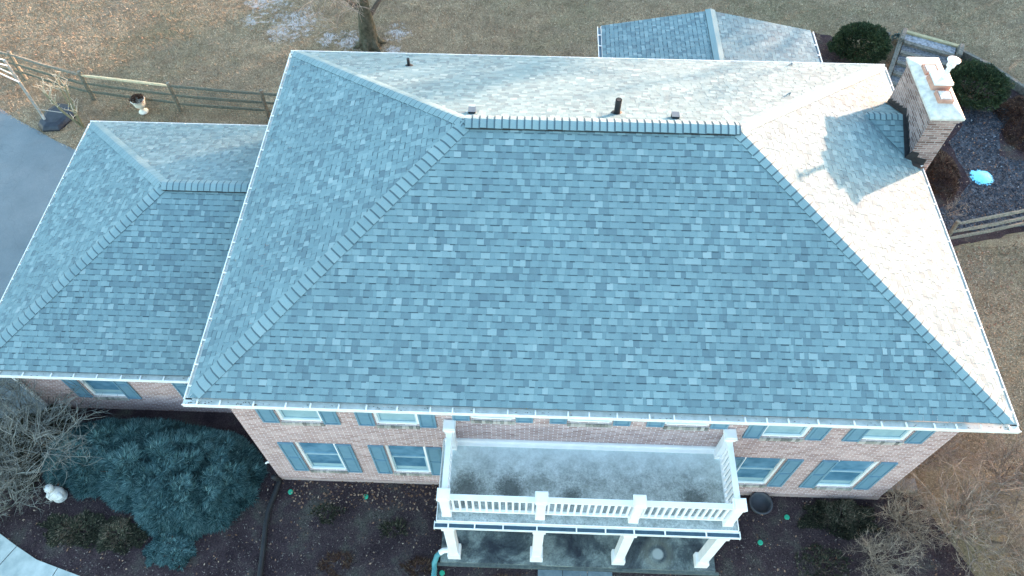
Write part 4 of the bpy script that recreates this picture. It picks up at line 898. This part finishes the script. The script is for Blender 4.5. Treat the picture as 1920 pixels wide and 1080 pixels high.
for i in range(22):
    a = Vector((.2+r_.uniform(-.15,.15), 16.1, r_.uniform(3.0,4.2))); e = Vector((r_.uniform(-1.9,.9), r_.uniform(13.9,15.3), r_.uniform(2.3,3.1))); m1 = a.lerp(e,.45)+Vector((0,0,.45))
    P_ = [a, a.lerp(m1,.5)+Vector((0,0,.15)), m1, m1.lerp(e,.5)+Vector((r_.uniform(-.1,.1),0,.12)), e]; hb_.tube(P_, [.028,.02,.015,.010,.005], 4, .5, caps=False)
    for k in range(16):
        f = r_.uniform(.25,1)*3.99; j = int(f); q = P_[j].lerp(P_[j+1], f-j); d = Vector((r_.gauss(0,.35), r_.gauss(-.1,.3), r_.uniform(-.5,.05)))*.9; hb_.tube([q, q+d*.5+Vector((0,0,.05)), q+d], [.008,.006,.004], 3, r_.uniform(.5,1), caps=False)
hb_.build('twigs', TWP, rt)
# trees beyond the right rear corner of the garden: the low sun reaches the roof through them
av = Vector((.77,.64,0)); pv = Vector((-.64,.77,0))
TD = toned('bare_dark_branches', [(0, (.05,.045,.04)), (1, (.20,.17,.14))], nz=3)
src = None
for i, (s_, p_, sc) in enumerate(((44,4.6,1.0), (40,8.0,1.08), (46,10.5,.95), (41,12.5,1.05), (47,15.5,1.0), (43,24.5,.95), (41,-14.5,1.0))):
    q = av*s_+pv*p_
    if src is None: src = t_r = big_tree((q.x, q.y), 15, .26, 11, 'x', nl=11, levels=3, kids=6, tm=TD, first=.3, twr=.028)
    else:
        t_r = src.copy(); scene.collection.objects.link(t_r); t_r.location = (q.x, q.y, 0)
        for c_ in src.children:
            d_ = c_.copy(); scene.collection.objects.link(d_); d_.parent = t_r
    t_r.rotation_euler.z = 0; t_r['group'] = 'bare trees beyond the right rear corner'
    t_r['label'] = 'tall bare deciduous tree in the row beyond the right rear corner of the garden'
hq = [av*38+pv*p for p in (-16,-10,-4,2,8,16.5)]; hq2 = [av*41+pv*p for p in (16.5,8,2,-4,-10,-16)]
hd = empty('added_shade_hedge', tuple(hq[2]), 'unseen evergreen hedge added beyond the right rear corner to shade the lawn', 'hedge')  # unseen hedge, added to keep the low sun off the lawn and beds
mound('foliage', [(q.x,q.y) for q in hq+hq2], 4.3, 16000, YEW, 77, spray=4, sl=.5, sw=.2, edge=.5, inner=.9, parent=hd, rough_=.12, fall=.02)
# ------------------------------------------------------------------ fences
def rail_fence(posts, rails, heights, m_post, label, mats, base=None, mesh=False, ph=1.15, group=None, seed=1):
    root = empty('split_rail_fence', (posts[0][0], posts[0][1], 0), label, 'fence', group); r = random.Random(seed)
    for x, y in posts:
        p = MB(); p.tube([(x,y,0), (x+r.uniform(-.02,.02),y+r.uniform(-.02,.02),ph*.5), (x+r.uniform(-.04,.04),y+.03,ph)], [.07,.065,.06], 7); p.build('post', m_post, root)
    for k, (a, b) in enumerate(zip(posts, posts[1:])):
        for j, h_ in enumerate(heights):
            p = MB(); mm = mats[(k, j)] if (k, j) in mats else mats['d']
            A = Vector((*a, h_+r.uniform(-.03,.03))); B = Vector((*b, h_+r.uniform(-.03,.03))); M_ = A.lerp(B,.5)+Vector((0,r.uniform(-.02,.02),-.02)); rr_ = .05
            p.tube([A, A.lerp(B,.1), M_, A.lerp(B,.9), B], [.028,rr_,rr_*1.1,rr_,.028], 5); p.build('rail', mm, root)
    if mesh:
        p = MB()
        for a, b in zip(posts, posts[1:]):
            A, B = Vector((*a,0)), Vector((*b,0)); L = (B-A).length; nv = int(L/.11)
            nrm = (B-A).normalized().cross(Vector((0,0,1)))*.07
            for i in range(nv+1): q = A.lerp(B, i/nv)+nrm; p.tube([q, q+Vector((0,0,ph-.05))], .0028, 3, caps=False)
            for i in range(11): z = Vector((0,0,.05+i*.10)); p.tube([A+nrm+z, B+nrm+z], .0028, 3, caps=False)
        p.build('wire_mesh', simple('green_wire', (.05,.09,.07), (.09,.14,.11), 4, .6, 0), root)
    return root
rail_fence([(-14.2,15.0), (-11.2,14.15), (-8.52,13.25), (-5.47,12.82), (-2.46,12.58), (.5,12.4)], 3, (.32,.66,1.02), RAIL, 'weathered split rail fence with wire mesh and one pale yellow rail at left', {'d': RAILD, (2,2): RAILY, (0,2): RAIL, (1,2): RAIL}, mesh=True, seed=2)
rail_fence([(18.15,8.1), (20.9,8.85), (23.6,9.6)], 3, (.22,.55,.88), RAIL, 'grey three rail fence below the dark gravel, right of the sunlit roof', {'d': RAIL}, seed=4, ph=1.0)
# ------------------------------------------------------------------ timber steps
uu = Vector((.91,-.415,0)).normalized(); vv = Vector((-.415,-.91,0)).normalized(); O = Vector((19.3,17.3,0))
st = empty('timber_steps', tuple(O), 'weathered timber garden steps with traces of snow behind the chimney', 'steps')
SNOW = simple('patchy_snow_on_gravel', (.08,.09,.10), (.36,.39,.43), 9, .9, .3)
def pt(a, b, z): return O+uu*a+vv*b+Vector((0,0,z))
for k in range(5):
    b_ = .55+k*.5; z = .34-.07*k
    m_ = MB(); m_.beam(pt(.05,b_,z-.01), pt(1.75,b_,z-.01), .16, .14); m_.build('riser', WOOD, st, bevel=.01)
    m_ = MB(); m_.obox(pt(.9,b_+.25,z-.10), uu, vv, (0,0,1), .85, .17, .05); m_.build('tread', simple('mossy_cobble', (.03,.033,.036), (.19,.20,.215), 14, .9, .5) if 'mossy_cobble' not in bpy.data.materials else bpy.data.materials['mossy_cobble'], st)
m_ = MB(); m_.obox(pt(.9,.24,.30), uu, vv, (0,0,1), .85, .23, .04); m_.build('landing', SNOW, st)
for a in (-.06, 1.86):
    m_ = MB(); m_.beam(pt(a,-.05,.36), pt(a,3.1,.06), .15, .16); m_.beam(pt(a,.1,.54), pt(a,.75,.54), .14, .14); m_.build('side_timber', WOOD, st, bevel=.01)
m_ = MB(); m_.beam(pt(0,-.05,.33), pt(1.8,-.05,.33), .14, .16); m_.build('back_timber', simple('yellowed_timber', (.24,.23,.14), (.36,.34,.22), 9, .85, .3), st, bevel=.01)
for i, (a, b) in enumerate(((-.2,0.15), (1.72,.1))):
    mound('ivy_plant', blob(*(pt(a,b,0).xy), .17, .14, 60+i), .5, 160, JUN, 60+i, spray=4, sl=.07)
    o = bpy.context.scene.objects[-1] if False else [x for x in bpy.data.objects if x.name.startswith('ivy_plant')][-1]; tag(o, ['grey green clump on the left end of the top timber step', 'grey green clump on the right end of the top timber step'][i], 'plant')
ed = MB(); ep = [(18.0,17.75), (18.9,17.45)]; ed.beam((*ep[0],.1), (*ep[1],.1), .14, .2); tag(ed.build('timber_edging', WOOD, bevel=.01), 'short timber edging left of the garden steps, beside the evergreen', 'edging', 'timber edging of the garden bed')
ed = MB(); ep = [(21.05,16.6), (21.9,15.75), (22.75,14.55), (23.6,13.9)]
for a, b in zip(ep, ep[1:]): ed.beam((*a,.14), (*b,.14), .13, .28)
tag(ed.build('timber_edging', WOOD, bevel=.01), 'long grey timber edging curving from the garden steps round the right evergreen', 'edging', 'timber edging of the garden bed')
# ------------------------------------------------------------------ small things
# blue patch
m_ = MB(); bl_ = blob(20.12,10.75,.36,.34,3,28,.08)
c0_ = m_.vert((20.12,10.75,.07)); r1 = [m_.vert((20.12+(x-20.12)*.6,10.75+(y-10.75)*.6,.06)) for x, y in bl_]; r2 = [m_.vert((x,y,.009)) for x, y in bl_]
for i in range(28):
    j = (i+1)%28; m_.f.append([c0_, r1[i], r1[j]]); m_.f.append([r1[i], r2[i], r2[j], r1[j]])
tag(m_.build('ice_patch', simple('bright_blue_ice', (.10,.55,.80), (.22,.72,.92), 9, .35, .2, .5), smooth=True), 'bright cyan rounded patch of ice on the dark gravel near the rail fence', 'ice')
# urn
u = MB(); ux, uy = -6.68, 12.72; u.lathe((ux,uy,0), [(.001,0), (.15,0), (.155,.03), (.10,.07), (.06,.12), (.06,.18), (.11,.22), (.17,.30), (.195,.42), (.20,.50), (.235,.52), (.235,.55), (.20,.55), (.19,.50), (.001,.49)], 28)
ur = empty('urn_planter', (ux,uy,0), 'white pedestal urn planter holding a dead rusty plant by the left fence', 'planter')
u.build('urn', simple('off_white_stone', (.50,.52,.46), (.68,.70,.62), 8, .7, .2), ur, smooth=True)
o = mound('dead_plant', blob(ux,uy,.22,.20,7), 0.16, 300, REDB, 8, spray=5, sl=.08, sw=.012, zb=.50, up=.9)
tag(o, 'rusty dead plant growing in the white urn', 'plant')
# statue
s_ = MB(); sx, sy = -4.60, -.16; s_.lathe((sx,sy,0), [(.001,0), (.155,0), (.165,.05), (.15,.12), (.165,.2), (.15,.28), (.12,.35), (.065,.41), (.055,.43)], 18)
s_.lathe((sx-.015,sy,.42), [(.04,0), (.075,.03), (.098,.09), (.10,.14), (.08,.19), (.035,.22), (.002,.225)], 16)
for sg in (-1, 1): s_.tube([(sx+sg*.11,sy-.03,.34), (sx+sg*.165,sy-.08,.24), (sx+sg*.06,sy-.15,.2)], [.045,.045,.035], 8)
s_.lathe((sx-.015,sy-.10,.505), [(.001,-.02), (.018,0), (.012,.03), (.001,.04)], 8)
tag(s_.build('garden_statue', simple('white_plaster', (.48,.51,.51), (.62,.65,.65), 9, .6, .2), smooth=True), 'small white garden statue at the lower left edge of the juniper', 'statue')
# black drain pipe + teal pipe
p_ = MB(); cs_ = [(.44,.40), (.40,.1), (.33,-.3), (.34,-.7), (.40,-1.2), (.45,-1.8), (.44,-2.6)]; pts = []
for a, b in zip(cs_, cs_[1:]):
    for k in range(16): q = Vector((*a,.062)).lerp(Vector((*b,.062)), k/16); pts.append(q)
pts = [Vector((.36,.36,.36)), Vector((.40,.38,.2))] + pts
p_.tube(pts, [.055+(.007 if i % 2 else 0) for i in range(len(pts))], 12)
tag(p_.build('drain_pipe', BLK, smooth=True), 'black corrugated drain pipe lying on mulch from the left house corner', 'drain pipe')
TEAL = simple('teal_plastic_pipe', (.05,.20,.22), (.08,.27,.29), 8, .5, .1)
pr = empty('drain_pipe', (4.36,-1.2,0), 'teal drain pipe turning down from the left porch column onto the mulch', 'drain pipe')
p_ = MB(); p_.tube([(4.60,-1.16,.36), (4.48,-1.17,.36), (4.39,-1.22,.33)], .062, 12); p_.build('white_elbow', WH, pr)
p_ = MB(); p_.tube([(4.43,-1.19,.345), (4.33,-1.27,.27), (4.27,-1.4,.13), (4.28,-1.5,.075)]+[(4.28,-1.5-.02*k,.07) for k in range(1, 60)], [.058]*4+[.056+(.006 if k % 2 else 0) for k in range(1, 60)], 12); p_.build('pipe', TEAL, pr, smooth=True)
p_ = MB(); p_.tube([(4.62,-1.30,.16), (4.62,-1.30,.34)], .02, 6)
# black ring pot
p_ = MB(); p_.lathe((11.67,.22-.03,0), [(.20,.0), (.235,.12), (.255,.20), (.27,.205), (.27,.225), (.235,.225), (.215,.20), (.20,.10), (.001,.095)], 30); rp = p_.build('plastic_pot', simple('charcoal_plastic', (.035,.040,.05), (.055,.06,.07), 8, .5, .1), base=(11.67,.19,0), smooth=True)
tag(rp, 'round empty black plant pot on dark mulch right of the porch', 'plant pot')
GRN = simple('green_plastic_lid', (.02,.28,.17), (.03,.36,.22), 8, .5, 0)
for i, (x, y) in enumerate(((.74,.13), (2.52,.08), (4.45,-1.57), (12.28,-.06), (11.58,-.66))):
    p_ = MB(); p_.lathe((x,y,0), [(.06,0), (.06,.03), (.05,.037), (.001,.037)], 16)
    tag(p_.build('sprinkler_lid', GRN), ['green round lid on the mulch beside the black drain pipe', 'green round lid on the mulch midway between black pipe and porch', 'green round lid at the bottom edge beside the teal pipe', 'green round lid on dark mulch right of the black pot', 'faint green round lid on dark mulch below the black pot'][i], 'sprinkler lid', 'green irrigation lids on the mulch')
# basketball hoop
bh = empty('basketball_hoop', (-9.72,12.15,0), 'portable basketball hoop with black base on the lawn edge by the driveway', 'basketball hoop')
bs_ = MB(); A = [(-9.88,11.92), (-9.62,11.66), (-9.10,11.72), (-8.80,12.45), (-8.95,12.85), (-9.55,12.95), (-9.85,12.5)]
cx_ = sum(a[0] for a in A)/7; cy_ = sum(a[1] for a in A)/7
lv = [(1.0,.0), (1.0,.08), (.86,.17), (.60,.20)]; rings = [[bs_.vert((cx_+(x-cx_)*k, cy_+(y-cy_)*k, z)) for x, y in A] for k, z in lv]
for a, b in zip(rings, rings[1:]):
    for i in range(7): bs_.f.append([a[i], a[(i+1)%7], b[(i+1)%7], b[i]])
bs_.f.append(rings[-1]); bs_.f.append(rings[0][::-1]); bs_.build('base', simple('black_blue_plastic', (.012,.018,.028), (.03,.04,.055), 6, .4, .1), bh, bevel=.02)
PM = simple('grey_pole_metal', (.22,.23,.22), (.34,.35,.33), 9, .45, 0)
m_ = MB(); m_.tube([(-9.62,12.02,.12), (-9.72,12.15,.35), (-9.74,12.17,2.45)], .045, 10); m_.build('pole', PM, bh)
m_ = MB(); m_.tube([(-9.72,12.13,.55), (-9.0,12.35,.2)], .014, 8); m_.build('brace', PM, bh)
m_ = MB()
for o_ in (-.12, .12): m_.tube([(-9.70+o_*.6,12.15-o_,1.75), (-9.95+o_*.6,11.80-o_,2.5)], .022, 8); m_.tube([(-9.74+o_*.6,12.17-o_,2.35), (-9.98+o_*.6,11.76-o_,2.9)], .022, 8)
m_.build('arm', WH, bh)
cbb = Vector((-10.15,11.6,2.72)); hx_ = Vector((.80,-.60,0)); nx = Vector((-.60,-.80,0))
m_ = MB(); m_.obox(cbb, hx_, nx, (0,0,1), .55, .008, .36); m_.build('backboard', simple('clear_acrylic_grey', (.35,.42,.45), (.42,.50,.53), 3, .25, 0, .5), bh)
m_ = MB()
for a, b in (((-.55,-.36),(.55,-.36)), ((.55,-.36),(.55,.36)), ((.55,.36),(-.55,.36)), ((-.55,.36),(-.55,-.36))): m_.tube([cbb+hx_*a[0]+Vector((0,0,a[1]))-nx*.0, cbb+hx_*b[0]+Vector((0,0,b[1]))], .02, 8)
m_.build('backboard_frame', WH, bh)
m_ = MB(); rc = cbb+nx*.28+Vector((0,0,-.24)); rp_ = [rc+Vector((math.cos(t)*.2, math.sin(t)*.2, 0)) for t in [k*math.pi/12 for k in range(25)]]; m_.tube(rp_, .012, 6, caps=False); m_.beam(cbb+Vector((0,0,-.24)), rc-nx*.2, .1, .03); m_.build('rim', simple('orange_rim', (.75,.16,.03), (.85,.22,.05), 4, .5, 0), bh)
print('objects', len(bpy.data.objects))
